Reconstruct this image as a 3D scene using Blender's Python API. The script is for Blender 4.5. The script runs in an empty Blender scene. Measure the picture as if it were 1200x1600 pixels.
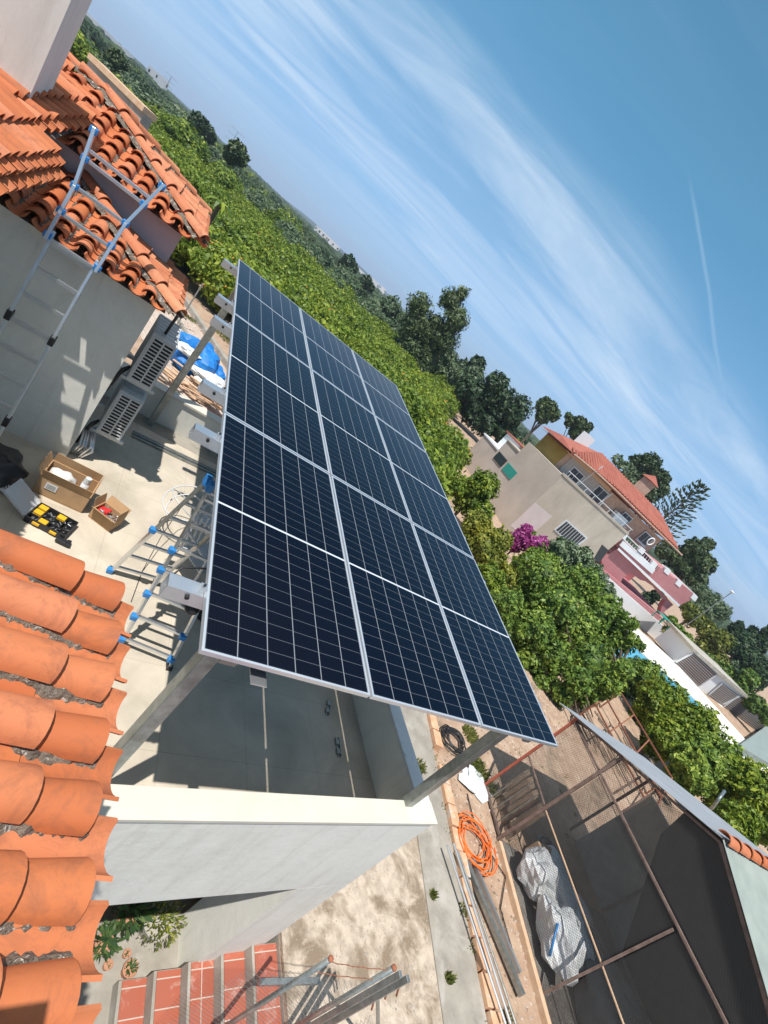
import bpy, math, random
import numpy as np
from mathutils import Vector, Matrix
R = math.radians
S = bpy.context.scene
col = S.collection
# ------------------------------------------------------------------ camera, sky, sun, exposure
# world axes: X along the short side of the solar array, Y along its long side, Z up; z = 0 is the terrace floor (metres)
F = 749.14
CR = Vector((0.71328, -0.26054, 0.65065)); CD = Vector((0.41301, -0.59379, -0.69054)); CF = Vector((0.56626, 0.76127, -0.31593))
CAM = Vector((-0.972, -1.619, 4.149))
cd = bpy.data.cameras.new('camera'); cam = bpy.data.objects.new('camera', cd); col.objects.link(cam)
m = Matrix(((CR.x, -CD.x, -CF.x), (CR.y, -CD.y, -CF.y), (CR.z, -CD.z, -CF.z)))
cam.matrix_world = Matrix.Translation(CAM) @ m.to_4x4()
cd.sensor_fit = 'VERTICAL'; cd.sensor_height = 36; cd.lens = F / 1600 * 36
cd.clip_start = 0.05; cd.clip_end = 9000
S.camera = cam
SUN = Vector((-0.892, -0.637, 2.36)).normalized()          # direction towards the sun
w = bpy.data.worlds.new('World'); S.world = w; w.use_nodes = True
nt = w.node_tree; N = nt.nodes; Lk = nt.links
bg = N['Background']; sky = N.new('ShaderNodeTexSky'); sky.sky_type = 'NISHITA'; sky.sun_disc = False
sky.sun_elevation = math.asin(SUN.z); sky.sun_rotation = math.atan2(SUN.x, SUN.y)
sky.air_density = 1.0; sky.dust_density = 0.6; sky.ozone_density = 2.0; sky.altitude = 50
tc = N.new('ShaderNodeTexCoord'); sep = N.new('ShaderNodeSeparateXYZ'); Lk.new(tc.outputs['Generated'], sep.inputs[0])
def wm(op, a, b=None, c=None, clamp=False):
    n = N.new('ShaderNodeMath'); n.operation = op; n.use_clamp = clamp
    for i, v in enumerate((a, b, c)):
        if v is None: continue
        if isinstance(v, (int, float)): n.inputs[i].default_value = v
        else: Lk.new(v, n.inputs[i])
    return n.outputs[0]
# cirrus: direction projected on a high flat layer, turned and stretched
zz = wm('MAXIMUM', wm('ADD', sep.outputs[2], 0.12), 0.05)
px = wm('DIVIDE', sep.outputs[0], zz); py = wm('DIVIDE', sep.outputs[1], zz)
CA = R(-19)
ca, sa = math.cos(CA), math.sin(CA)
al = wm('ADD', wm('MULTIPLY', px, ca), wm('MULTIPLY', py, sa)); ac = wm('SUBTRACT', wm('MULTIPLY', py, ca), wm('MULTIPLY', px, sa))
cmb = N.new('ShaderNodeCombineXYZ'); Lk.new(wm('MULTIPLY', al, 0.42), cmb.inputs[0]); Lk.new(wm('MULTIPLY', ac, 1.7), cmb.inputs[1])
n1 = N.new('ShaderNodeTexNoise'); n1.inputs['Scale'].default_value = 1.1; n1.inputs['Detail'].default_value = 10; n1.inputs['Roughness'].default_value = .60; n1.inputs['Distortion'].default_value = .9
Lk.new(cmb.outputs[0], n1.inputs['Vector'])
cmb2 = N.new('ShaderNodeCombineXYZ'); Lk.new(wm('MULTIPLY', al, 0.4), cmb2.inputs[0]); Lk.new(wm('MULTIPLY', ac, .45), cmb2.inputs[1]); cmb2.inputs[2].default_value = 3.7
n2 = N.new('ShaderNodeTexNoise'); n2.inputs['Scale'].default_value = .9; n2.inputs['Detail'].default_value = 3; Lk.new(cmb2.outputs[0], n2.inputs['Vector'])
nw = N.new('ShaderNodeTexNoise'); nw.inputs['Scale'].default_value = 1.3; nw.inputs['Detail'].default_value = 4; Lk.new(cmb2.outputs[0], nw.inputs['Vector'])
vv = wm('ADD', ac, wm('MULTIPLY', wm('SUBTRACT', nw.outputs[0], .5), 1.1))
edge = wm('MULTIPLY', wm('SUBTRACT', vv, 2.02), 3.2, clamp=True)
far = wm('SUBTRACT', 1.0, wm('MULTIPLY', wm('SUBTRACT', ac, 2.9), .28, clamp=True))
c1 = wm('POWER', wm('MULTIPLY', wm('SUBTRACT', n1.outputs[0], .36), 2.9, clamp=True), 1.25)
cl = wm('MULTIPLY', wm('MULTIPLY', edge, far), wm('ADD', wm('MULTIPLY', c1, .72), .06))
thin = wm('MULTIPLY', wm('MULTIPLY', c1, c1), .07); cl = wm('MAXIMUM', cl, thin)
# one thin vapour trail, a strip of a great circle
ra = Vector((.5399,.7324,.4149)); rb = Vector((.8501,.4968,.1746)); nn_ = ra.cross(rb).normalized(); md = (ra+rb).normalized()
def dotn(v):
    n = N.new('ShaderNodeVectorMath'); n.operation = 'DOT_PRODUCT'; nz = N.new('ShaderNodeVectorMath'); nz.operation = 'NORMALIZE'; Lk.new(tc.outputs['Generated'], nz.inputs[0]); Lk.new(nz.outputs[0], n.inputs[0]); n.inputs[1].default_value = v; return n.outputs['Value']
wob = wm('MULTIPLY', wm('SUBTRACT', nw.outputs[0], .5), .03)
tr_ = wm('SUBTRACT', 1.0, wm('MULTIPLY', wm('ABSOLUTE', wm('ADD', dotn(nn_), wob)), 260.0), clamp=True)
tr_ = wm('MULTIPLY', wm('MULTIPLY', tr_, wm('MULTIPLY', wm('SUBTRACT', dotn(md), .967), 60.0, clamp=True)), .17)
cl = wm('MAXIMUM', cl, tr_)
mx = N.new('ShaderNodeMix'); mx.data_type = 'RGBA'; Lk.new(cl, mx.inputs['Factor'])
tint = N.new('ShaderNodeMix'); tint.data_type = 'RGBA'; tint.blend_type = 'MULTIPLY'; tint.inputs['Factor'].default_value = 1; tint.inputs['B'].default_value = (.92, .98, 1.0, 1)
Lk.new(sky.outputs[0], tint.inputs['A'])
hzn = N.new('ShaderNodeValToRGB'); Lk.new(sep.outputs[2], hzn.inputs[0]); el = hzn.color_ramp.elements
el[0].position = 0.0; el[0].color = (.28,.45,.72,1); el[1].position = 1.0; el[1].color = (.62,.64,.66,1); e_ = el.new(.62); e_.color = (.06,.20,.34,1)  # top stop lies above the view, brightened as added fill light
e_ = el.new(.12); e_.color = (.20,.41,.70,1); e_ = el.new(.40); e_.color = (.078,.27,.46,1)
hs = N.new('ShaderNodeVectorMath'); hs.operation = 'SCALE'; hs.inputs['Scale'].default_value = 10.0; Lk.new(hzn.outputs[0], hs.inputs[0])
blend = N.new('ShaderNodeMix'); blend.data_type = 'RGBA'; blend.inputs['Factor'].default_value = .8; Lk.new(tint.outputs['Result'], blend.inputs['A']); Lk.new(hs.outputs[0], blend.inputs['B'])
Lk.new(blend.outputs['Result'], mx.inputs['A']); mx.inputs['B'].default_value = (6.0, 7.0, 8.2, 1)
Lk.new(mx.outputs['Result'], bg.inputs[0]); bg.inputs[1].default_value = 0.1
sl = bpy.data.lights.new('sun', 'SUN'); sl.energy = 4.3; sl.angle = R(.53); sl.color = (1, .965, .91)
so = bpy.data.objects.new('sun', sl); col.objects.link(so); so.rotation_euler = SUN.to_track_quat('Z', 'Y').to_euler()
S.view_settings.view_transform = 'Standard'; S.view_settings.look = 'None'; S.view_settings.exposure = 0.38; S.view_settings.gamma = 1
S.render.engine = 'CYCLES'
S.cycles.max_bounces = 7; S.cycles.transparent_max_bounces = 24; S.cycles.diffuse_bounces = 3

# ------------------------------------------------------------------ helpers
def ray(x, y): return CR * ((x - 600) / F) + CD * ((y - 800) / F) + CF
def at(x, y, axis, val):
    d = ray(x, y); return CAM + d * ((val - CAM[axis]) / d[axis])
def atp(x, y, P, n):
    d = ray(x, y); n = Vector(n); return CAM + d * (n.dot(Vector(P) - CAM) / n.dot(d))
ORG = {}
def tag(o, label=None, cat=None, group=None, kind=None):
    for k, v in (('label', label), ('category', cat), ('group', group), ('kind', kind)):
        if v: o[k] = v
    return o
def thing(name, loc, label, cat, group=None, rz=0):
    o = bpy.data.objects.new(name, None); o.empty_display_size = .1; col.objects.link(o)
    o.location = loc; o.rotation_euler = (0, 0, rz); ORG[o.name] = Vector(loc)
    return tag(o, label, cat, group)
def copy_tree(o, parent=None, skip=()):
    c = o.copy(); col.objects.link(c); c.parent = parent
    if o.name in ORG: ORG[c.name] = ORG[o.name]
    for ch in list(o.children):
        if ch.name.split('.')[0] not in skip: copy_tree(ch, c)
    return c
class MB:
    def __init__(s): s.v = []; s.f = []; s.t = []; s.tone = 0.0
    def add(s, vs, fs):
        b = len(s.v); s.v += [tuple(v) for v in vs]; s.t += [s.tone] * len(vs); s.f += [tuple(b + i for i in f) for f in fs]; return s
    def box(s, x0, x1, y0, y1, z0, z1):
        return s.add([(x0,y0,z0),(x1,y0,z0),(x1,y1,z0),(x0,y1,z0),(x0,y0,z1),(x1,y0,z1),(x1,y1,z1),(x0,y1,z1)],
                     [(0,3,2,1),(4,5,6,7),(0,1,5,4),(1,2,6,5),(2,3,7,6),(3,0,4,7)])
    def hexa(s, b, t):   # bottom 4 points, top 4 points (ccw from above)
        return s.add(list(b) + list(t), [(0,3,2,1),(4,5,6,7),(0,1,5,4),(1,2,6,5),(2,3,7,6),(3,0,4,7)])
    def obox(s, c, ex, ey, ez):   # centre and half extents as vectors
        c, ex, ey, ez = map(Vector, (c, ex, ey, ez))
        return s.hexa([c-ex-ey-ez, c+ex-ey-ez, c+ex+ey-ez, c-ex+ey-ez], [c-ex-ey+ez, c+ex-ey+ez, c+ex+ey+ez, c-ex+ey+ez])
    def bar(s, p, q, w, h=None, up=(0,0,1)):
        p, q = Vector(p), Vector(q); h = h or w; d = (q-p).normalized(); up = Vector(up)
        if abs(d.dot(up)) > .98: up = Vector((1,0,0))
        a = d.cross(up).normalized(); b = a.cross(d).normalized()
        return s.obox((p+q)/2, (q-p)/2, a*w/2 * -1, b*h/2)
    def tube(s, pts, r, n=8, cap=True, closed=False):
        pts = [Vector(p) for p in pts]; rs = r if isinstance(r, (list, tuple)) else [r]*len(pts); vs = []; fs = []; k = len(pts)
        prev = None
        for i, p in enumerate(pts):
            if closed: d = (pts[(i+1) % k] - pts[i-1])
            else: d = pts[min(i+1, k-1)] - pts[max(i-1, 0)]
            d.normalize()
            if prev is None: a = d.orthogonal().normalized()
            else: a = (prev - d*prev.dot(d)).normalized()
            prev = a; b = d.cross(a)
            for j in range(n):
                t = 2*math.pi*j/n; vs.append(p + (a*math.cos(t) + b*math.sin(t))*rs[i])
        for i in range(k if closed else k-1):
            i2 = (i+1) % k
            for j in range(n): fs.append((i*n+j, i*n+(j+1) % n, i2*n+(j+1) % n, i2*n+j))
        if cap and not closed: fs += [tuple(range(n))[::-1], tuple((k-1)*n+j for j in range(n))]
        return s.add(vs, fs)
    def prism(s, poly, z0, z1):
        n = len(poly); vs = [(x, y, z0) for x, y in poly] + [(x, y, z1) for x, y in poly]
        return s.add(vs, [tuple(range(n))[::-1], tuple(range(n, 2*n))] + [(i, (i+1) % n, n+(i+1) % n, n+i) for i in range(n)])
    def blob(s, c, rx, ry, rz, seed=0, amp=.18, nu=14, nv=9, zmin=None):
        rnd = random.Random(seed); ph = [rnd.uniform(0, 6.28) for _ in range(8)]; vs = []; fs = []
        for i in range(nv+1):
            a = math.pi*i/nv
            for j in range(nu):
                b = 2*math.pi*j/nu
                k = 1 + amp*(math.sin(3*b+ph[0]+2*a)*.5 + math.sin(5*b+ph[1]-3*a)*.35 + math.sin(2*b+ph[2]+5*a)*.4)*math.sin(a)
                z = c[2]+rz*math.cos(a)*k
                if zmin is not None: z = max(z, zmin)
                vs.append((c[0]+rx*k*math.sin(a)*math.cos(b), c[1]+ry*k*math.sin(a)*math.sin(b), z))
        for i in range(nv):
            for j in range(nu): fs.append((i*nu+j, (i+1)*nu+j, (i+1)*nu+(j+1) % nu, i*nu+(j+1) % nu))
        return s.add(vs, fs)
    def build(s, name, mat, parent=None, smooth=False, bevel=0, label=None):
        o = ORG.get(parent.name, Vector((0,0,0))) if parent else Vector((0,0,0))
        me = bpy.data.meshes.new(name); me.from_pydata([(v[0]-o.x, v[1]-o.y, v[2]-o.z) for v in s.v], [], s.f)
        me.materials.append(mat); me.update()
        if any(s.t):
            a = me.attributes.new('tone', 'FLOAT', 'POINT'); a.data.foreach_set('value', s.t)
        if smooth: me.polygons.foreach_set('use_smooth', [True]*len(me.polygons))
        ob = bpy.data.objects.new(name, me); col.objects.link(ob); ob.parent = parent
        if parent: ORG[ob.name] = o
        if smooth == 2:
            pass
        if bevel:
            b = ob.modifiers.new('bevel', 'BEVEL'); b.width = bevel; b.segments = 2; b.limit_method = 'ANGLE'; b.harden_normals = False
        if label: ob['label'] = label
        return ob
def single(mb, name, mat, loc, label, cat, group=None, smooth=False, bevel=0):   # a thing that is one mesh, origin at its base
    ORG['__t'] = Vector(loc)
    me = bpy.data.meshes.new(name); me.from_pydata([tuple(Vector(v)-Vector(loc)) for v in mb.v], [], mb.f); me.materials.append(mat); me.update()
    if any(mb.t): a = me.attributes.new('tone', 'FLOAT', 'POINT'); a.data.foreach_set('value', mb.t)
    if smooth: me.polygons.foreach_set('use_smooth', [True]*len(me.polygons))
    ob = bpy.data.objects.new(name, me); col.objects.link(ob); ob.location = loc; ORG[ob.name] = Vector(loc)
    if bevel:
        b = ob.modifiers.new('bevel', 'BEVEL'); b.width = bevel; b.segments = 2; b.limit_method = 'ANGLE'
    return tag(ob, label, cat, group)
def struct(mb, name, mat, smooth=False):
    o = mb.build(name, mat, None, smooth); o['kind'] = 'structure'; return o

# ------------------------------------------------------------------ materials
def nodes(name):
    mt = bpy.data.materials.new(name); mt.use_nodes = True; t = mt.node_tree; return mt, t, t.nodes, t.links, t.nodes['Principled BSDF']
def noise(t, vec, scale, detail=5, rough=.55, dist=0):
    n = t.nodes.new('ShaderNodeTexNoise'); n.inputs['Scale'].default_value = scale; n.inputs['Detail'].default_value = detail
    n.inputs['Roughness'].default_value = rough; n.inputs['Distortion'].default_value = dist; t.links.new(vec, n.inputs['Vector']); return n.outputs[0]
def ramp(t, fac, stops):
    r = t.nodes.new('ShaderNodeValToRGB'); t.links.new(fac, r.inputs[0]); e = r.color_ramp.elements
    while len(e) < len(stops): e.new(.5)
    for i, (p, c) in enumerate(stops): e[i].position = p; e[i].color = (*c, 1) if len(c) == 3 else c
    return r.outputs[0]
def mixc(t, fac, a, b, mode='MIX'):
    n = t.nodes.new('ShaderNodeMix'); n.data_type = 'RGBA'; n.blend_type = mode
    for k, v in (('Factor', fac), ('A', a), ('B', b)):
        if isinstance(v, (int, float)): n.inputs[k].default_value = v
        elif isinstance(v, (tuple, list)): n.inputs[k].default_value = (*v, 1)
        else: t.links.new(v, n.inputs[k])
    return n.outputs['Result']
def mth(t, op, a, b=0.0, clamp=False):
    n = t.nodes.new('ShaderNodeMath'); n.operation = op; n.use_clamp = clamp
    for i, v in enumerate((a, b)):
        if isinstance(v, (int, float)): n.inputs[i].default_value = v
        else: t.links.new(v, n.inputs[i])
    return n.outputs[0]
def coords(t, kind='Object', scale=(1,1,1)):
    c = t.nodes.new('ShaderNodeTexCoord'); mp = t.nodes.new('ShaderNodeMapping'); t.links.new(c.outputs[kind], mp.inputs[0]); mp.inputs['Scale'].default_value = scale
    return mp.outputs[0]
def bump(t, bsdf, h, strength=.3, dist=.01):
    b = t.nodes.new('ShaderNodeBump'); b.inputs['Strength'].default_value = strength; b.inputs['Distance'].default_value = dist
    t.links.new(h, b.inputs['Height']); t.links.new(b.outputs[0], bsdf.inputs['Normal'])
def rough_mat(name, c1, c2, scale=3, rough=.85, bs=.25, bscale=60, bdist=.004, c3=None, s3=.7, th3=(.58, .7), metal=0, stretch=(1,1,1), tone=None, spec=.4, drip=None):
    mt, t, n, l, b = nodes(name); v = coords(t, scale=stretch)
    f = noise(t, v, scale, 6, .6); c = ramp(t, f, [(.3, c1), (.7, c2)])
    if c3: c = mixc(t, mth(t, 'MULTIPLY', ramp(t, noise(t, v, s3, 6, .65, .4), [(th3[0], (0,0,0)), (th3[1], (1,1,1))]), 1.0), c, c3)
    if drip:
        v2 = coords(t, scale=(1.0,1.0,.12)); dn_ = noise(t, v2, 5.5, 8, .7, .3); c = mixc(t, mth(t, 'MULTIPLY', ramp(t, dn_, [(.52, (0,0,0)), (.74, (1,1,1))]), .55), c, drip)
        ck_ = noise(t, v, 2.3, 10, .75, 1.2); c = mixc(t, mth(t, 'MULTIPLY', ramp(t, ck_, [(.494, (0,0,0)), (.5, (1,1,1)), (.506, (0,0,0))]), .22), c, tuple(x*.45 for x in drip))
    if tone:
        a = n.new('ShaderNodeAttribute'); a.attribute_name = 'tone'; c = mixc(t, a.outputs['Fac'], c, tone)
    l.new(c, b.inputs['Base Color']); b.inputs['Roughness'].default_value = rough; b.inputs['Metallic'].default_value = metal
    b.inputs['Specular IOR Level'].default_value = spec
    if bs: bump(t, b, noise(t, v, bscale, 4, .6), bs, bdist)
    return mt
def flat(name, c, rough=.5, metal=0, spec=.5, trans=0, coat=0):
    return rough_mat(name, tuple(x*.9 for x in c), tuple(min(1, x*1.08) for x in c), 6, rough, .05, 30, .002, metal=metal, spec=spec)

M = {}
M['stucco'] = rough_mat('white_stucco', (.77,.755,.68), (.84,.825,.75), 1.6, .9, .2, 9, .02, c3=(.69,.67,.60), s3=1.1, th3=(.5,.8), drip=(.56,.53,.46))
M['stucco_smooth'] = rough_mat('cream_paint', (.70,.68,.61), (.77,.75,.67), 1.2, .85, .12, 30, .004, drip=(.52,.49,.43))
M['coping'] = rough_mat('coping_paint', (.60,.56,.47), (.66,.62,.53), 3, .7, .08, 30, .003, c3=(.6,.5,.4), s3=9, th3=(.74,.78))
M['coping_grey'] = rough_mat('coping_grey', (.60,.59,.57), (.70,.69,.66), 4, .7, .1, 30, .003, c3=(.45,.45,.45), s3=8, th3=(.62,.7))
M['pinkwall'] = rough_mat('pale_pink_render', (.56,.47,.45), (.62,.53,.51), 1.3, .9, .15, 40, .004)
M['galv'] = rough_mat('galvanised_steel', (.28,.30,.29), (.44,.46,.44), 14, .42, .08, 50, .001, metal=.75, c3=(.22,.23,.21), s3=5, th3=(.5,.75))
M['alu'] = rough_mat('brushed_aluminium', (.62,.64,.66), (.74,.76,.78), 5, .32, .03, 80, .0005, metal=.85)
M['aluframe'] = rough_mat('anodised_frame', (.66,.69,.73), (.74,.77,.80), 3, .3, 0, metal=.6)
M['blueplastic'] = flat('blue_plastic', (.03,.22,.55), .4)
M['blackplastic'] = flat('black_plastic', (.02,.02,.022), .45)
M['whiteplastic'] = rough_mat('white_plastic', (.62,.62,.62), (.7,.7,.7), 4, .4, .03)
M['acpaint'] = rough_mat('grey_metal_paint', (.56,.58,.59), (.64,.66,.66), 3, .45, .03)
M['acdark'] = flat('dark_fins', (.012,.012,.014), .6)
M['card'] = rough_mat('cardboard', (.40,.25,.13), (.48,.31,.17), 8, .9, .1, 60, .002)
M['red'] = flat('red_print', (.6,.03,.03), .5)
M['yellow'] = flat('yellow_plastic', (.75,.42,.02), .45)
M['tarp'] = rough_mat('blue_tarp', (.01,.13,.45), (.02,.24,.65), 7, .5, .5, 12, .03)
M['sack'] = rough_mat('white_woven_sack', (.66,.67,.67), (.82,.83,.82), 5, .7, .9, 9, .05)
M['wood'] = rough_mat('weathered_wood', (.16,.11,.08), (.34,.26,.19), 9, .9, .4, 40, .004, stretch=(1,1,.3))
M['woodlight'] = rough_mat('pale_board', (.52,.33,.20), (.62,.44,.30), 7, .9, .3, 40, .004)
M['rust'] = rough_mat('rusty_steel', (.16,.06,.035), (.34,.13,.07), 12, .8, .3, 50, .002)
M['redrust'] = rough_mat('red_oxide_paint', (.33,.07,.045), (.42,.12,.07), 6, .7, .1, 50, .002, c3=(.14,.08,.06), s3=6)
M['brownsteel'] = rough_mat('brown_painted_steel', (.12,.075,.06), (.24,.17,.14), 7, .7, .2, 40, .002)
M['orangehose'] = flat('orange_corrugated_pipe', (.85,.16,.02), .45)
M['cable'] = flat('black_cable', (.015,.015,.016), .5)
M['whitecable'] = flat('white_conduit', (.6,.6,.6), .45)
M['brick'] = rough_mat('hollow_brick', (.55,.28,.15), (.66,.44,.29), 6, .9, .4, 25, .01, c3=(.55,.5,.44), s3=4, th3=(.55,.65))
M['concrete'] = rough_mat('grey_concrete', (.25,.225,.19), (.37,.34,.29), 3, .9, .4, 30, .01, c3=(.42,.39,.35), s3=1.4, th3=(.55,.7))
M['oldconcrete'] = rough_mat('blotchy_old_concrete', (.38,.31,.24), (.60,.50,.40), 7, .92, .8, 26, .02, c3=(.24,.18,.125), s3=2.0, th3=(.47,.62))
M['soil'] = rough_mat('bare_soil', (.34,.22,.15), (.48,.35,.25), 2.5, .95, .7, 18, .04, c3=(.20,.15,.10), s3=.8, th3=(.54,.7))
M['pebbles'] = rough_mat('rubble_path', (.38,.30,.24), (.60,.50,.42), 8, .95, .8, 14, .05, c3=(.5,.3,.2), s3=2.5, th3=(.55,.7))
M['whiteroom'] = rough_mat('pool_deck_paint', (.70,.68,.60), (.78,.76,.68), .6, .8, .05)
M['whitewall'] = rough_mat('whitewash', (.72,.74,.75), (.80,.81,.82), .6, .85, .05)
M['poolblue'] = flat('pool_water', (.05,.42,.62), .15)
M['villapink'] = rough_mat('pink_paint', (.42,.17,.18), (.50,.22,.22), .7, .85, .08)
M['villabrick'] = rough_mat('villa_beige_brick', (.42,.28,.20), (.54,.39,.30), 3, .9, .2, 8, .03)
M['villacement'] = rough_mat('villa_cement_render', (.46,.39,.31), (.57,.49,.40), .35, .92, .15, 6, .03, drip=(.33,.28,.23), c3=(.40,.34,.28), s3=.5, th3=(.45,.75))
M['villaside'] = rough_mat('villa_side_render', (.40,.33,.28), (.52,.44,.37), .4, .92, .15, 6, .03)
M['rooftile_far'] = rough_mat('red_roof_far', (.28,.085,.06), (.38,.13,.09), 1.2, .85, .2, 10, .02)
M['glassdark'] = flat('dark_window', (.03,.04,.05), .15)
M['whitemetal'] = flat('white_metal', (.6,.62,.64), .5)
M['brownslat'] = flat('brown_slats', (.16,.09,.08), .6)
M['teal'] = flat('teal_cloth', (.02,.25,.2), .8)
M['sheetgrey'] = rough_mat('grey_metal_sheet', (.30,.32,.34), (.38,.40,.42), 2, .5, .1, 10, .004, metal=.2)
M['sheetpale'] = rough_mat('pale_corrugated_sheet', (.20,.235,.215), (.28,.32,.29), 2, .6, .1, 10, .004)
M['pot'] = rough_mat('terracotta_pot', (.42,.20,.12), (.52,.28,.18), 5, .9, .2, 40, .003)
M['farwhite'] = flat('far_white_walls', (.62,.63,.64), .9)
M['greyplaster'] = flat('grey_plaster', (.4,.38,.35), .9)  # one even warm grey, for the recess sheet and the slats
M['paper'] = flat('white_paper', (.7,.7,.68), .8)
M['bark'] = rough_mat('bark', (.09,.065,.045), (.17,.13,.10), 6, .95, .6, 20, .02)
M['greywall'] = rough_mat('old_lime_wall', (.36,.33,.28), (.47,.44,.38), 1.5, .95, .3, 15, .01, c3=(.25,.24,.21), s3=.9, th3=(.5,.7))
M['clear'] = None
M['dustsheet'] = rough_mat('dusty_sheet', (.22,.22,.22), (.38,.38,.36), 3, .7, .4, 12, .02)
M['darkfloor'] = rough_mat('shade_toned_floor', (.14,.13,.12), (.26,.24,.21), 4, .95, .5, 20, .02, c3=(.24,.21,.18), s3=1.2, th3=(.6,.7))  # pen floor colour with the roof shade put into it
M['farwood'] = rough_mat('far_wood', (.012,.028,.012), (.035,.055,.025), .3, .95, 0, c3=(.13,.12,.07), s3=.01, th3=(.58,.66), tone=(.055,.085,.035))
M['yellowwall'] = rough_mat('ochre_wall', (.30,.20,.05), (.38,.26,.07), 1, .9, .05)
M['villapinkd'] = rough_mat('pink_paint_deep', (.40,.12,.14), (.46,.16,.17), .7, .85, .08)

def clay(name, ca, cb, cc):
    mt, t, n, l, b = nodes(name); v = coords(t)
    a = n.new('ShaderNodeAttribute'); a.attribute_name = 'tone'
    c = ramp(t, a.outputs['Fac'], [(.0, ca), (.5, cb), (1., cc)])
    f = noise(t, v, 5, 6, .6); c = mixc(t, mth(t, 'MULTIPLY', f, .55), c, tuple(x*.72 for x in cb))
    sp = ramp(t, noise(t, v, 9, 5, .7, .3), [(.66, (0,0,0)), (.74, (1,1,1))]); c = mixc(t, mth(t, 'MULTIPLY', sp, .30), c, (.55,.38,.30)); dk = ramp(t, noise(t, v, 6, 8, .8, .6), [(.48, (0,0,0)), (.64, (1,1,1))]); c = mixc(t, mth(t, 'MULTIPLY', dk, .6), c, (.24,.09,.05)); lc = ramp(t, noise(t, v, 26, 5, .8), [(.66, (0,0,0)), (.70, (1,1,1))]); c = mixc(t, mth(t, 'MULTIPLY', lc, .5), c, (.16,.13,.10))
    l.new(c, b.inputs['Base Color']); b.inputs['Roughness'].default_value = .72; b.inputs['Specular IOR Level'].default_value = .3
    bump(t, b, noise(t, v, 70, 4, .6), .18, .003); return mt
M['clay'] = clay('clay_tile', (.46,.125,.045), (.55,.17,.062), (.60,.22,.11))
M['clay2'] = clay('clay_tile_pale', (.50,.16,.07), (.60,.22,.11), (.64,.28,.14))
M['mortar'] = rough_mat('lime_mortar', (.09,.07,.055), (.26,.21,.165), 26, .95, 1.0, 70, .02, c3=(.46,.42,.37), s3=30, th3=(.58,.62))

def tile_floor():
    mt, t, n, l, b = nodes('porcelain_floor'); v = coords(t)
    br = n.new('ShaderNodeTexBrick'); br.offset = 0; br.squash = 1; l.new(v, br.inputs['Vector'])
    br.inputs['Scale'].default_value = 1; br.inputs['Brick Width'].default_value = .9; br.inputs['Row Height'].default_value = .9; br.inputs['Mortar Size'].default_value = .0035; br.inputs['Mortar Smooth'].default_value = .2
    br.inputs['Color1'].default_value = (1,1,1,1); br.inputs['Color2'].default_value = (.95,.95,.95,1); br.inputs['Mortar'].default_value = (.78,.77,.75,1)
    c = ramp(t, noise(t, v, 1.3, 7, .62, .6), [(.32, (.44,.385,.305)), (.68, (.65,.57,.46))])
    c = mixc(t, 1, c, br.outputs['Color'], 'MULTIPLY'); l.new(c, b.inputs['Base Color']); b.inputs['Roughness'].default_value = .7; b.inputs['Specular IOR Level'].default_value = .2
    bump(t, b, noise(t, v, 40, 3), .05, .002); return mt
M['floor'] = tile_floor()
def terracotta_tiles():
    mt, t, n, l, b = nodes('terracotta_step_tiles'); v = coords(t)
    br = n.new('ShaderNodeTexBrick'); br.offset = 0; l.new(v, br.inputs['Vector']); br.inputs['Scale'].default_value = 1
    br.inputs['Brick Width'].default_value = .9; br.inputs['Row Height'].default_value = .26; br.inputs['Mortar Size'].default_value = .006
    br.inputs['Color1'].default_value = (.42,.12,.07,1); br.inputs['Color2'].default_value = (.34,.10,.065,1); br.inputs['Mortar'].default_value = (.5,.42,.36,1)
    sp = ramp(t, noise(t, v, 5, 6, .7, .5), [(.55, (0,0,0)), (.72, (1,1,1))]); c = mixc(t, mth(t, 'MULTIPLY', sp, .7), br.outputs['Color'], (.55,.38,.32))
    l.new(c, b.inputs['Base Color']); b.inputs['Roughness'].default_value = .35; return mt
M['steptile'] = terracotta_tiles()

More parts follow.
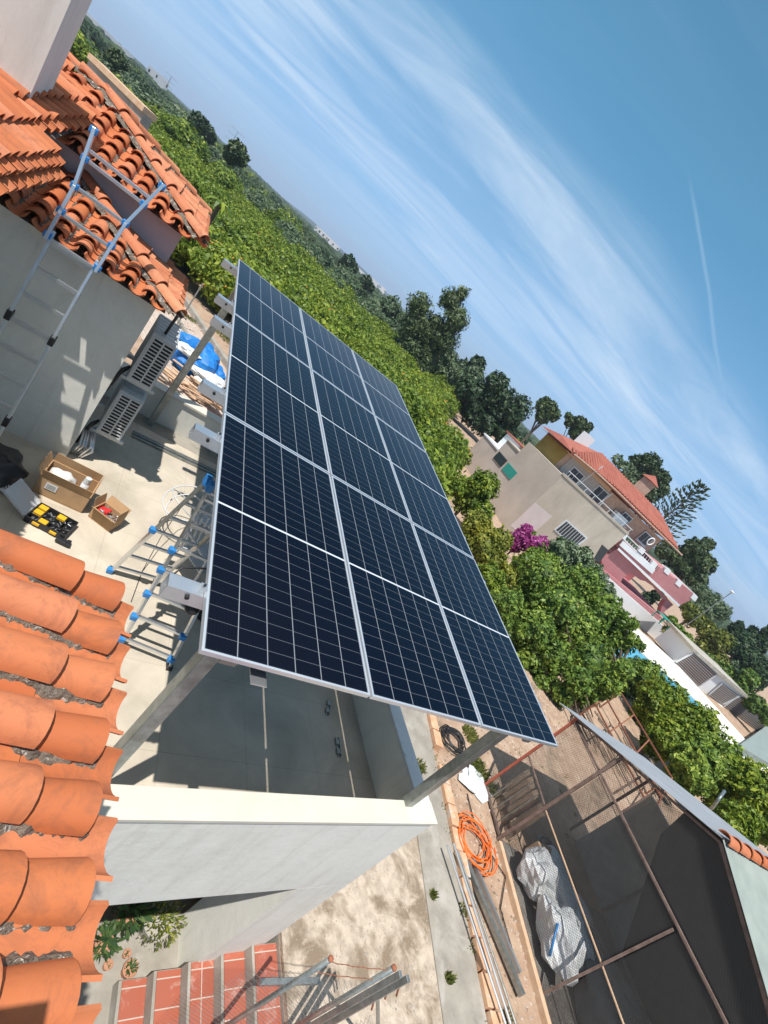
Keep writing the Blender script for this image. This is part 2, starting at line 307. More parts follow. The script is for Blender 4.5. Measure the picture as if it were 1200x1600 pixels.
def pv():
    mt, t, n, l, b = nodes('solar_cells'); u = n.new('ShaderNodeUVMap'); u.uv_map = 'UVMap'; sp = n.new('ShaderNodeSeparateXYZ'); l.new(u.outputs[0], sp.inputs[0])
    X, Y = sp.outputs[0], sp.outputs[1]      # metres from the lower left corner of the glass
    W, L = 1.104, 2.249
    def lines(val, pitch, off, half):
        q = mth(t, 'DIVIDE', mth(t, 'SUBTRACT', val, off), pitch); fr = mth(t, 'FRACT', q)
        dd = mth(t, 'MINIMUM', fr, mth(t, 'SUBTRACT', 1.0, fr)); return mth(t, 'LESS_THAN', mth(t, 'MULTIPLY', dd, pitch), half)
    lx = lines(X, W/6, 0.0, .0030)
    # each half has 12 rows of cells, with a wider gap in the middle
    ly = lines(Y, (L/2-.008)/12, 0.0, .0012)
    Y2 = mth(t, 'SUBTRACT', Y, L/2+.008); ly2 = lines(Y2, (L/2-.008)/12, 0.0, .0012)
    up = mth(t, 'GREATER_THAN', Y, L/2); lyy = mth(t, 'ADD', mth(t, 'MULTIPLY', up, ly2), mth(t, 'MULTIPLY', mth(t, 'SUBTRACT', 1.0, up), ly))
    mid = mth(t, 'LESS_THAN', mth(t, 'ABSOLUTE', mth(t, 'SUBTRACT', Y, L/2)), .0085)
    edge = mth(t, 'MAXIMUM', mth(t, 'GREATER_THAN', mth(t, 'ABSOLUTE', mth(t, 'SUBTRACT', X, W/2)), W/2-.007), mth(t, 'GREATER_THAN', mth(t, 'ABSOLUTE', mth(t, 'SUBTRACT', Y, L/2)), L/2-.007))
    fine = lines(X, W/60, W/120, .0004)
    base = mixc(t, mth(t, 'MULTIPLY', fine, .25), (.0014,.0020,.0065), (.022,.026,.045))
    oi = n.new('ShaderNodeObjectInfo'); base = mixc(t, mth(t, 'MULTIPLY', oi.outputs['Random'], .5), base, (.0022,.0045,.015))
    m1 = mth(t, 'MAXIMUM', mth(t, 'MULTIPLY', lx, .34), mth(t, 'MULTIPLY', lyy, .20)); m2 = mth(t, 'MAXIMUM', m1, mth(t, 'MULTIPLY', mid, .85)); m3 = mth(t, 'MAXIMUM', m2, mth(t, 'MULTIPLY', edge, .02))
    c = mixc(t, m3, base, (.62,.66,.70)); l.new(c, b.inputs['Base Color']); b.inputs['Roughness'].default_value = .12; b.inputs['IOR'].default_value = 1.32
    b.inputs['Specular IOR Level'].default_value = .45; return mt
M['pv'] = pv()

def foliage(name, ca, cb, cc, trans=.25):
    mt, t, n, l, b = nodes(name); a = n.new('ShaderNodeAttribute'); a.attribute_name = 'tone'
    oi = n.new('ShaderNodeObjectInfo')
    f = mth(t, 'ADD', a.outputs['Fac'], mth(t, 'MULTIPLY', mth(t, 'SUBTRACT', oi.outputs['Random'], .5), .25), True)
    c = ramp(t, f, [(.0, ca), (.5, cb), (1., cc)]); l.new(c, b.inputs['Base Color']); b.inputs['Roughness'].default_value = .5; b.inputs['Specular IOR Level'].default_value = .35
    tr = n.new('ShaderNodeBsdfTranslucent'); l.new(c, tr.inputs[0]); ms = n.new('ShaderNodeMixShader'); ms.inputs[0].default_value = trans
    l.new(b.outputs[0], ms.inputs[1]); l.new(tr.outputs[0], ms.inputs[2]); l.new(ms.outputs[0], n['Material Output'].inputs[0]); return mt
M['citrus'] = foliage('citrus_leaves', (.065,.115,.012), (.16,.235,.022), (.36,.40,.04))
M['bright'] = foliage('bright_leaves', (.05,.10,.02), (.14,.23,.035), (.36,.44,.07))
M['dark'] = foliage('dark_leaves', (.018,.04,.018), (.035,.07,.028), (.07,.115,.04), .12)
M['pine'] = foliage('pine_needles', (.026,.050,.020), (.055,.092,.034), (.12,.155,.05), .1)
M['olive'] = foliage('olive_leaves', (.06,.10,.045), (.12,.175,.085), (.21,.27,.15))
M['yellowish'] = foliage('yellowing_leaves', (.09,.12,.02), (.17,.20,.03), (.34,.33,.04))
M['magenta'] = foliage('bougainvillea_bracts', (.20,.02,.10), (.40,.05,.25), (.62,.18,.46), .3)
M['grass'] = foliage('grass_blades', (.07,.10,.02), (.14,.17,.04), (.30,.28,.09))
M['succulent'] = foliage('succulent_leaves', (.035,.075,.03), (.06,.12,.04), (.12,.18,.05))
M['orangefruit'] = flat('orange_fruit', (.8,.27,.02), .5)

def netting(name, pitch, wire, c):
    mt, t, n, l, b = nodes(name); v = coords(t, 'UV'); sp = n.new('ShaderNodeSeparateXYZ'); l.new(v, sp.inputs[0])
    p = mth(t, 'ADD', sp.outputs[0], sp.outputs[1]); q = mth(t, 'SUBTRACT', sp.outputs[0], sp.outputs[1])
    def ln(val):
        fr = mth(t, 'FRACT', mth(t, 'DIVIDE', val, pitch)); dd = mth(t, 'MINIMUM', fr, mth(t, 'SUBTRACT', 1.0, fr)); return mth(t, 'LESS_THAN', mth(t, 'MULTIPLY', dd, pitch), wire)
    k = mth(t, 'MAXIMUM', ln(p), ln(q)); b.inputs['Base Color'].default_value = (*c, 1); b.inputs['Roughness'].default_value = .6; b.inputs['Metallic'].default_value = .3
    tr = n.new('ShaderNodeBsdfTransparent'); ms = n.new('ShaderNodeMixShader'); l.new(k, ms.inputs[0]); l.new(tr.outputs[0], ms.inputs[1]); l.new(b.outputs[0], ms.inputs[2])
    l.new(ms.outputs[0], n['Material Output'].inputs[0]); return mt
M['net'] = netting('hexagonal_wire', .05, .0026, (.11,.10,.095))
M['shade'] = netting('dark_shade_mesh', .012, .0014, (.08,.08,.078))
M['paintedshade'] = flat('painted_shade', (.07,.068,.065), .9)  # dark colour that paints in the shade under the pen roof
M['chain'] = netting('chainlink_wire', .075, .003, (.30,.31,.31))
def clearplastic():
    mt, t, n, l, b = nodes('clear_plastic'); b.inputs['Base Color'].default_value = (.8,.82,.84,1); b.inputs['Roughness'].default_value = .25
    tr = n.new('ShaderNodeBsdfTransparent'); ms = n.new('ShaderNodeMixShader'); ms.inputs[0].default_value = .5; l.new(tr.outputs[0], ms.inputs[1]); l.new(b.outputs[0], ms.inputs[2]); l.new(ms.outputs[0], n['Material Output'].inputs[0]); return mt
M['clear'] = clearplastic()

def sheet(name, mat, parent, p, ex, ey, thick=.004):
    """thin wire panel with metric UVs: corner p, edge vectors ex, ey"""
    o = ORG.get(parent.name, Vector()); p = Vector(p)-o; ex, ey = Vector(ex), Vector(ey)
    me = bpy.data.meshes.new(name); me.from_pydata([p, p+ex, p+ex+ey, p+ey], [], [(0,1,2,3)]); uv = me.uv_layers.new(name='UVMap')
    for i, c in enumerate([(0,0), (ex.length,0), (ex.length,ey.length), (0,ey.length)]): uv.data[i].uv = c
    me.materials.append(mat); ob = bpy.data.objects.new(name, me); col.objects.link(ob); ob.parent = parent; return ob

# ------------------------------------------------------------------ ground, terrace, walls
GZ = -2.5
def rect(mb, x0, x1, y0, y1, z): mb.add([(x0,y0,z),(x1,y0,z),(x1,y1,z),(x0,y1,z)], [(0,1,2,3)])
g = MB()
PX0, PX1, PY0, PY1 = -9.0, 3.843, -9.0, 6.85
BIG = 5200
for a in ((-BIG, PX0, -BIG, BIG), (PX1, BIG, -BIG, BIG), (PX0, PX1, -BIG, PY0), (PX0, PX1, PY1, BIG)): rect(g, *a, GZ)
struct(g, 'ground', M['soil'])
p = MB(); rect(p, PX0, 2.18, PY0, PY1, -3.4); rect(p, 2.18, PX1, .16, PY1, -3.4)
for q in (((PX1,PY0),(PX1,PY1)), ((PX0,PY1),(PX1,PY1))):
    (a, b), (c, d) = q; p.add([(a,b,-3.4),(c,d,-3.4),(c,d,GZ),(a,b,GZ)], [(0,1,2,3)])
struct(p, 'courtyard_floor', M['concrete'])
s_ = MB(); s_.prism([(3.848,-6),(6.1,-6),(7.35,2.3),(7.75,7.2),(3.848,7.2)], -2.62, -2.44); struct(s_, 'old_concrete_yard', M['oldconcrete'])
def krb(t, off=0):   # line of the brick kerb, t = 0..1 from far to near
    a = at(667,1112,2,-2.4); b = at(762,1592,2,-2.4); c = a.lerp(b, t); n = Vector((b.y-a.y, -(b.x-a.x), 0)).normalized(); return c - n*off
s_ = MB(); a, b, c, d = krb(-.6,-.95), krb(1.6,-.95), krb(1.6,0), krb(-.6,0)
s_.hexa([(q.x,q.y,-2.6) for q in (a,b,c,d)], [(q.x,q.y,-2.42) for q in (a,b,c,d)]); struct(s_, 'concrete_footpath', M['concrete'])
kt = thing('brick_kerb', krb(.5)+Vector((0,0,-.1)), 'low kerb of orange hollow bricks along the grey footpath', 'kerb')
rnd = random.Random(4); kb = MB(); nb = 26
for i in range(nb):
    if i in (9,): continue
    t0 = -.55+2.1*i/nb; t1 = t0+2.1/nb*.93; j = rnd.uniform(-.02,.02); kb.tone = 0
    a, b, c, d = krb(t0,j), krb(t1,j), krb(t1,j+.24), krb(t0,j+.24); zt = -2.33+rnd.uniform(-.02,.02)
    kb.hexa([(q.x,q.y,-2.52) for q in (a,b,c,d)], [(q.x,q.y,zt) for q in (a,b,c,d)])
kb.build('bricks', M['brick'], kt, bevel=.012)

# terrace deck
f = MB(); f.box(-2.25, 3.53, .42, 6.72, -.22, 0); struct(f, 'terrace_floor', M['floor'])
f = MB(); f.box(-.62, 3.53, 6.34, 6.715, -.1, .004); struct(f, 'terrace_gutter_strip', M['concrete'])
tw = thing('terrace_front_wall', (1.5,.165,-3.4), 'long white rendered wall with cream coping in front of the terrace', 'wall')
def yw(x): return .165-(3.68-x)*.033
def wq(x0, x1, d0, d1, z0, z1): f = MB(); a = [(x0,yw(x0)+d0),(x1,yw(x1)+d0),(x1,yw(x1)+d1),(x0,yw(x0)+d1)]; return f.hexa([(x,y,z0) for x,y in a], [(x,y,z1) for x,y in a])
wq(-.48,3.68,0,.2,-.88,.555).build('wall', M['stucco'], tw); wq(2.95,3.68,0,.62,-3.4,-.883).build('pillar', M['stucco'], tw)
wq(-.48,3.725,-.012,.215,.558,.60).build('coping', M['coping'], tw, bevel=.006)
sw = thing('terrace_side_wall', (3.6,3.5,-3.4), 'low terrace side wall with grey coping beside the brick kerb', 'wall')
f = MB(); f.box(3.53, 3.68, .42, 6.9, -3.4, .553); f.build('wall', M['stucco_smooth'], sw)
f = MB(); f.box(3.515, 3.72, .348, 6.95, .556, .595); f.build('coping', M['coping_grey'], sw, bevel=.005)
bw = thing('terrace_back_wall', (1.5,6.8,-3.4), 'low white terrace wall below the far steel posts', 'wall')
f = MB(); f.box(-.66, 3.53, 6.72, 6.9, -3.4, .553); f.build('wall', M['stucco_smooth'], bw)
f = MB(); f.box(-.66, 3.513, 6.69, 6.95, .556, .60); f.build('coping', M['coping'], bw, bevel=.005)
tl = thing('roof_tile_course', (1.6,7.05,.3), 'short course of orange tiles behind the low white back wall', 'tiles')
f = MB(); f.box(.95, 2.6, 6.96, 7.25, .42, .5); f.build('tiles', M['clay'], tl)
d_ = thing('floor_channel', (1,5.8,0), 'pair of dark metal channels lying across the terrace tiles', 'channel')
f = MB()
a = at(205,682,2,0); b = at(345,748,2,0)
for o, z in ((0,.02),(.07,.028),(.15,.015)): f.bar((a.x,a.y+o,z),(b.x,b.y+o,z), .035, .03)
f.build('profile', M['galv'], d_)
# porch: dark back wall below the deck
f = MB(); f.box(-4, 3.53, 3.4, 3.6, -3.4, -.225)
pw = single(f, 'porch_wall', M['stucco'], (0,3.5,-3.4), 'shaded wall at the back of the porch under the terrace', 'wall')

# steps
st = thing('garden_steps', (3.0,-.7,-3.4), 'five steps with red tile treads beside the white pillar', 'steps')
ed = [2.18, 2.50, 2.83, 3.16, 3.48, 3.838]
for k in range(5):
    z = -3.23+.17*k; f = MB(); f.box(ed[k], ed[k+1]-.003, -3.5, .158, -3.4, z-.012); f.build('riser', M['concrete'], st)
    f = MB(); f.box(ed[k]+.035, ed[k+1]-.005, -3.5, .15, z-.0118, z); f.build('tread', M['steptile'], st)

# ------------------------------------------------------------------ tiles
def tile(mb, P, A, U, Nn, d0, L, y, rl, ru, cover=True, lift=.0, th=.013, arc=84, n=9, tone=.5):
    """one curved clay tile: P eave origin, A across, U up the slope, Nn normal"""
    P, A, U, Nn = Vector(P), Vector(A), Vector(U), Vector(Nn); mb.tone = tone; vs = []
    for (d, r, h) in ((d0, rl, lift), (d0+L, ru, 0)):
        for rr in (r, r-th):
            for j in range(n+1):
                t = R(-arc + 2*arc*j/n)
                if cover: yy = rr*math.sin(t); hh = rr*math.cos(t) - r*math.cos(R(arc)) + h
                else: yy = rr*math.sin(t); hh = r - rr*math.cos(t) + h
                vs.append(P + U*d + A*(y+yy) + Nn*hh)
    m_ = n+1; fs = []
    for j in range(n):
        fs += [(j, j+1, 2*m_+j+1, 2*m_+j), (m_+j+1, m_+j, 3*m_+j, 3*m_+j+1), (j+1, j, m_+j, m_+j+1), (2*m_+j, 2*m_+j+1, 3*m_+j+1, 3*m_+j)]
    fs += [(0, 2*m_, 3*m_, m_), (n, m_+n, 3*m_+n, 2*m_+n)]
    mb.add(vs, fs)
def ribbon(mb, pts, A, Nn, wd, ht, rn):
    A, Nn = Vector(A), Vector(Nn); vs = []; n = 6; w_ = wd; h_ = [ht]*(n+1); dr = 0
    for k, p_ in enumerate(pts):
        w_ = w_*.6+.4*wd*rn.uniform(.55,1.35); dr = dr*.7+rn.uniform(-.004,.004)
        for j in range(n+1):
            u = -1+2*j/n; h_[j] = h_[j]*.45+.55*ht*rn.uniform(.3,1.35); vs.append(Vector(p_)+A*(u*w_+dr)+Nn*(h_[j]*(1-u*u)-.006))
    m_ = n+1; fs = [(k*m_+j, k*m_+j+1, (k+1)*m_+j+1, (k+1)*m_+j) for k in range(len(pts)-1) for j in range(n)]
    mb.add(vs, fs)
def tile_slope(name, parent, P, A, U, Nn, rows, length, sp=.222, mat='clay', expo=.36, first=.18, seed=1, chan_out=.085, mortar=.6, label=None, jig=.006, base=None, cmat=None, nochan=False):
    """rows: list of (y, dmax, dmin); covers and channels with mortar between; returns nothing"""
    rn = random.Random(seed); cv = MB(); ch = MB(); mo = MB()
    for (y, dmax, dmin) in rows:
        d = dmin; first_ = True; pt = rn.random()
        while d < dmax-.05:
            e = first if first_ else expo; L = min(e+.07, dmax-d); tone = min(1, max(0, rn.gauss(.5, .4)))
            tile(cv, P, A, U, Nn, d+rn.uniform(-jig, jig), L, y+rn.uniform(-jig, jig), .080, .069, True, lift=.055 if not first_ else .05, tone=tone); d += e; first_ = False
        if nochan and (y, dmax, dmin) == rows[0]: continue
        d = dmin-chan_out; first_ = True; yc = y+sp/2
        while d < dmax-.05:
            e = .30 if first_ else expo; L = min(e+.07, dmax-d)
            tile(ch, P, A, U, Nn, d+rn.uniform(-jig, jig), L, yc+rn.uniform(-jig, jig), .092, .086, False, lift=.012, arc=70, tone=min(1, max(0, rn.gauss(.45, .28)))); d += e; first_ = False
        if mortar:
            for sgn in (-1, 1):
                if rn.random() > (mortar+.1 if sgn > 0 else mortar*.25): continue
                k = int((dmax-dmin)/.014); pts = []
                for i in range(max(3, k)):
                    dd = dmin-.02+(dmax-dmin-.03)*i/max(2, k-1); yy = yc+sgn*(.046+rn.uniform(-.006,.004))
                    pts.append(Vector(P)+Vector(U)*dd+Vector(A)*yy+Vector(Nn)*.024)
                ribbon(mo, pts, A, Nn, .030, .026, rn)
    cv.build('cover_tiles', M[mat], parent, smooth=False); ch.build('channel_tiles', M[cmat or mat], parent)
    if mo.v: mo.build('mortar', M['mortar'], parent, smooth=False)
def smooth_tiles():
    for o in bpy.data.objects:
        if o.type == 'MESH' and o.name.split('.')[0] in ('cover_tiles', 'channel_tiles', 'hip_tiles'):
            me = o.data; me.polygons.foreach_set('use_smooth', [True]*len(me.polygons))
            if not me.get('_se'): me.set_sharp_from_angle(angle=R(40))

# foreground roof (the one the photo is taken from)
sl_ = R(13); P = (-.335, 0, 2.37); A = (-.07,.9975,0); U = (-math.cos(sl_),0,math.sin(sl_)); Nn = (math.sin(sl_),0,math.cos(sl_))
fr = thing('tiled_roof', (-1.2,-.8,2.2), 'near roof of large orange barrel tiles with grey mortar in the channels', 'roof')
Fs = .217
tile_slope('fore', fr, P, A, U, Nn, [(-.145-Fs*i, 2.6, .145) for i in range(-1,11)], 2.6, seed=11, first=.19, expo=.37, nochan=True, mortar=.45)
f = MB(); f.hexa([(-.47,-3.0,2.30),(-.47,.06,2.30),(-3.1,.06,2.90),(-3.1,-3.0,2.90)][::-1], [(-.47,-3.0,2.36),(-.47,.06,2.36),(-3.1,.06,2.96),(-3.1,-3.0,2.96)][::-1]); f.build('roof_slab', M['mortar'], fr)
hw = thing('near_house_wall', (-1.5,-1.5,-3.4), 'white house wall under the near tiled roof', 'wall')
f = MB(); f.box(-3.0, -.5, -3.0, .0, -3.4, 2.25); f.build('wall', M['stucco'], hw)
shadow_block = thing('chimney', (-1.65,-2.1,2.6), 'unseen chimney-shaped block added to cast a shadow on the near tiled roof', 'chimney')  # added out of view, shaped to throw a shadow over the nearest tiles
f = MB(); f.box(-1.75, -.92, -2.45, -1.60, 2.4, 3.70); f.build('stack', M['stucco'], shadow_block)
f = MB(); f.box(-1.78, -.90, -2.48, -1.58, 3.702, 3.76); f.build('cap', M['coping'], shadow_block)

# ------------------------------------------------------------------ tiled house on the left
ho = thing('tiled_house', (-2,6,0), 'white and pink house with several orange barrel tile roofs', 'house')
f = MB(); f.box(-2.25, -.69, 4.6, 6.15, -3.4, 2.36); f.build('wall', M['stucco'], ho)
f = MB(); f.box(-4.5, -.8, 5.72, 8.5, 2.362, 3.0); f.build('upper_wall', M['pinkwall'], ho)
f = MB(); f.box(-4.5, -.8, 6.152, 8.5, -3.4, 2.36); f.build('rear_lower_wall', M['pinkwall'], ho)
f = MB(); f.box(-5, -2.253, .3, 4.598, -3.4, 2.95); f.build('side_wall', M['stucco'], ho)
def roof(label, name, mk):
    r_ = MB(); e = bpy.data.objects.new(name, None); return e
# lower roof: front slope, hip and right slope
s1 = R(14); 
lr = MB()
EX, EY, EZ = -.50, 4.32, 2.42
apx = 1.40
lr.add([(-2.25,EY+.1,EZ-.03),(EX-.1,EY+.1,EZ-.03),(EX-.1,6.15,EZ-.03),(EX-apx,5.72,EZ+.32),(EX-.3,6.15,EZ+.05),(-2.25,5.72,EZ+.32)], [(0,1,3,5),(1,2,4,3)])
lro = lr.build('lower_roof', M['mortar'], ho)
A1 = Vector((-1,0,0)); U1 = Vector((0,math.cos(s1),math.sin(s1))); N1 = Vector((0,-math.sin(s1),math.cos(s1)))
rows = [(.1+.222*i, min((.1+.222*i)+.1, 1.43), 0.05) for i in range(8)]
tile_slope('a', lro, (EX,EY,EZ), A1, U1, N1, rows, 1.4, seed=3, expo=.30, first=.2, mortar=.7)
A2 = Vector((0,1,0)); U2 = Vector((-math.cos(s1),0,math.sin(s1))); N2 = Vector((math.sin(s1),0,math.cos(s1)))
rows = [(.1+.222*i, min((.1+.222*i)+.1, .42 if i > 5 else 1.2), 0.05) for i in range(8)]
tile_slope('b', lro, (EX,EY,EZ), A2, U2, N2, rows, 1.2, seed=5, expo=.30, first=.2, mat='clay2', mortar=.3)
def hip(parent, P0, P1, n, seed, r=.10):
    rn = random.Random(seed); P0, P1 = Vector(P0), Vector(P1); U = (P1-P0).normalized(); A = U.cross(Vector((0,0,1))).normalized()*-1; Nn = U.cross(A)
    if Nn.z < 0: Nn = -Nn
    h = MB(); L = (P1-P0).length; e = L/n
    for i in range(n): tile(h, P0, A, U, Nn, e*i, e+.06, rn.uniform(-.01,.01), r, r*.86, True, lift=.03, tone=rn.random())
    h.build('hip_tiles', M['clay2'], parent)
    mo = MB(); k = int(L/.03)
    for sg in (-1, 1):
        ribbon(mo, [P0+U*(L*i/k)+A*sg*(r*1.05+rn.uniform(-.015,.015))-Nn*.02 for i in range(k+1)], A, Nn, .045, .04, rn)
    mo.build('mortar', M['mortar'], parent, smooth=True)
hip(lro, (EX+.02,EY-.02,EZ+.07), (EX-1.38,EY+1.38,EZ+.07+1.38*math.tan(s1)), 5, 8, .085)
# upper roof
FX, FY, FZ = -.60, 5.42, 3.05; s2 = R(17); ax2 = 1.62
ur = MB(); ur.add([(-4.6,FY+.1,FZ-.03),(FX-.1,FY+.1,FZ-.03),(FX-.1,8.55,FZ-.03),(FX-ax2,FY+ax2,FZ+ax2*math.tan(s2)-.03),(-4.6,FY+ax2,FZ+ax2*math.tan(s2)-.03)], [(0,1,3,4),(1,2,3)])
uro = ur.build('upper_roof', M['mortar'], ho)
U1 = Vector((0,math.cos(s2),math.sin(s2))); N1 = Vector((0,-math.sin(s2),math.cos(s2))); cs = 1/math.cos(s2)
rows = [(.1+.222*i, min((.1+.222*i)*cs, ax2*cs), 0.03) for i in range(17)]
tile_slope('c', uro, (FX,FY,FZ), A1, U1, N1, rows, 1.6, seed=13, expo=.28, first=.2, mortar=.6)
U2 = Vector((-math.cos(s2),0,math.sin(s2))); N2 = Vector((math.sin(s2),0,math.cos(s2)))
rows = [(.1+.222*i, min((.1+.222*i)*cs, (3.13-(.1+.222*i)+.06)*cs), 0.03) for i in range(14)]
tile_slope('d', uro, (FX,FY,FZ), A2, U2, N2, rows, 1.6, seed=15, expo=.28, first=.2, mat='clay2', mortar=.2)
hip(uro, (FX,FY,FZ+.08), (FX-ax2,FY+ax2,FZ+.08+ax2*math.tan(s2)), 6, 18, .085)
hip(uro, (FX,8.55,FZ+.06), (FX-ax2,FY+ax2,FZ+.08+ax2*math.tan(s2)), 5, 19, .085)
hip(uro, (FX-ax2-2.3,FY+ax2,FZ+.06+ax2*math.tan(s2)), (FX-ax2,FY+ax2,FZ+.06+ax2*math.tan(s2)), 7, 29, .085)
# left roof whose rows run down towards +X, double course at the eave, with a dark step further back
s3 = R(18); U3 = Vector((-math.cos(s3),0,math.sin(s3))); N3 = Vector((math.sin(s3),0,math.cos(s3)))
le = MB(); le.add([(-2.1,.25,2.98),(-2.1,4.55,2.98),(-5.2,4.55,3.98),(-5.2,.25,3.98)], [(0,1,2,3)]); leo = le.build('left_roof', M['mortar'], ho)
tile_slope('e', leo, (-1.98,4.45,3.02), Vector((0,-1,0)), U3, N3, [(.0+.2*i, 2.8, .02) for i in range(16)], 2.8, sp=.2, seed=21, expo=.36, first=.25, mortar=0)
tile_slope('e2', leo, (-1.93,4.40,2.93), Vector((0,-1,0)), U3, N3, [(.0+.2*i, .5, .02) for i in range(16)], .5, sp=.2, seed=22, expo=.3, first=.3, mortar=0)
s4 = R(9); U4 = Vector((-math.cos(s4),0,math.sin(s4))); A4_ = Vector((0,-1,-.15)).normalized(); N4 = A4_.cross(U4).normalized()
if N4.z < 0: N4 = -N4
Pg = Vector((-2.02,6.95,3.40)); me_ = MB(); me_.add([Pg+U4*.1-N4*.03, Pg+A4_*2.5+U4*.1-N4*.03, Pg+A4_*2.5+U4*2.6-N4*.03, Pg+U4*2.6-N4*.03], [(0,1,2,3)])
meo = me_.build('rear_roof', M['mortar'], ho)
tile_slope('g', meo, Pg, A4_, U4, N4, [(.0+.2*i, 2.6, .02+.02*i) for i in range(13)], 2.6, sp=.2, seed=23, expo=.36, first=.2, mortar=.2)
f = MB(); f.box(-4.2, -2.41, 5.0, 5.62, 2.6, 4.6); f.build('tower', M['stucco_smooth'], ho)
f = MB(); f.box(-4.5, -2.3, 4.605, 7.0, 2.2, 2.85); f.build('rear_wall', M['stucco'], ho)

# ------------------------------------------------------------------ solar array
TL = R(5.88); O = Vector((0,0,2.36)); EU = Vector((1,0,0)); EV = Vector((0,math.cos(TL),math.sin(TL))); EN = Vector((0,-math.sin(TL),math.cos(TL)))
def pan(u, v, n=0): return O + EU*u + EV*v + EN*n
W, L = 1.134, 2.279
def make_panel():
    t = thing('solar_panel', (0,0,0), 'x', 'solar panel', 'solar panels in a three by three array')
    f = MB(); b = .014; z0, z1 = -.035, 0
    f.box(0,W,0,b,z0,z1); f.box(0,W,L-b,L,z0,z1); f.box(0,b,b,L-b,z0,z1); f.box(W-b,W,b,L-b,z0,z1); f.build('frame', M['aluframe'], t, bevel=.0015)
    me = bpy.data.meshes.new('cell_glass'); x0, x1, y0, y1, z = b+.0005, W-b-.0005, b+.0005, L-b-.0005, -.003; zb = -.009
    me.from_pydata([(x0,y0,z),(x1,y0,z),(x1,y1,z),(x0,y1,z),(x0,y0,zb),(x1,y0,zb),(x1,y1,zb),(x0,y1,zb)], [], [(0,1,2,3),(7,6,5,4)])
    uv = me.uv_layers.new(name='UVMap'); cs_ = [(0,0),(1.104,0),(1.104,2.249),(0,2.249)]
    for i in range(4): uv.data[i].uv = cs_[i]
    for i in range(4): uv.data[4+i].uv = (.09, .05)
    me.materials.append(M['pv']); o = bpy.data.objects.new('cell_glass', me); col.objects.link(o); o.parent = t
    f = MB(); f.box(W/2-.05, W/2+.05, L/2-.04, L/2+.04, -.03, -.010); f.build('junction_box', M['blackplastic'], t)
    return t
proto = make_panel()
colw = ['left', 'middle', 'right']; roww = ['nearest', 'middle', 'farthest']
for r in range(3):
    for c in range(3):
        o = proto if (r, c) == (0, 0) else copy_tree(proto)
        o.location = pan(c*(W+.02), r*(L+.02)); o.rotation_euler = (TL, 0, 0)
        o['label'] = f'dark blue solar panel in the {colw[c]} column and {roww[r]} row of the array'
rk = thing('panel_support_frame', (1.7,3.4,0), 'galvanised steel frame of posts and rails carrying the solar panels', 'support frame')
posts = [(.22,.30), (3.28,.30), (.14,6.52), (3.28,6.52)]
for x, y in posts:
    zt = 2.36 + y*math.tan(TL) - .24; f = MB(); f.box(x, x+.1, y, y+.1, .0, zt); po = f.build('post', M['galv'], rk, bevel=.004)
    f = MB(); f.box(x-.05, x+.15, y-.005 if y < 1 else y-.05, y+.15, .0005, .012); f.build('base_plate', M['galv'], po)
for x in (.22, 3.28):
    f = MB(); a = pan(x+.05, .12, -.19); b = pan(x+.05, 6.75, -.19); f.bar(a, b, .1, .09, EN); f.build('beam', M['galv'], rk)
for v in (.40, 1.93, 2.68, 4.22, 4.95, 6.48):
    f = MB(); x0, x1 = -.20, 3.52
    def pb(u0,u1,v0,v1,n0,n1): f.hexa([pan(u0,v0,n0),pan(u1,v0,n0),pan(u1,v1,n0),pan(u0,v1,n0)], [pan(u0,v0,n1),pan(u1,v0,n1),pan(u1,v1,n1),pan(u0,v1,n1)])
    pb(x0,x1,v-.045,v-.041,-.142,-.040); pb(x0,x1,v-.041,v+.045,-.142,-.138); pb(x0,x1,v-.041,v+.045,-.044,-.040); pb(x0,x1,v+.041,v+.045,-.138,-.044)
    pr = f.build('purlin', M['alu'], rk)
    f = MB(); pb(-.035,-.002,v-.02,v+.02,-.039,-.004); pb(3.44,3.472,v-.02,v+.02,-.039,-.004); f.build('clamp', M['alu'], pr)
    f = MB(); f.tube([pan(-.018,v,-.004), pan(-.018,v,.010)], .008, 6); f.tube([pan(-.075,v-.0475,-.075), pan(-.075,v-.058,-.075)], .014, 8); f.build('bolt', M['blackplastic'], pr)
f = MB(); a = pan(.42,.02,-.05); f.obox(pan(.40,.06,-.125), (.05,0,0), (0,.10,.0), (0,0,.004)); f.build('end_plate', M['alu'], rk)
# little fixing brackets left on the floor
for i, (x, y, an) in enumerate(((512,1106,.4), (527,1168,.1))):
    q = at(x, y, 2, 0); f = MB(); d = Vector((math.sin(an), math.cos(an), 0))*.12; e = Vector((d.y,-d.x,0)).normalized()*.02
    f.obox(q+Vector((0,0,.008)), d, e, (0,0,.004)); f.obox(q+d*.5+Vector((0,0,.02)), d*.3, e*1.5, (0,0,.008)); f.obox(q-d*.5+Vector((0,0,.02)), d*.25, e*1.5, (0,0,.008)); f.obox(q+e+Vector((0,0,.02)), d, e*.15, (0,0,.014))
    single(f, 'fixing_bracket', M['galv'], q, ('small steel fixing bracket on the shaded floor nearer the front wall', 'small steel fixing bracket on the shaded floor nearer the solar panels')[1-i], 'bracket', 'fixing brackets left on the terrace floor')

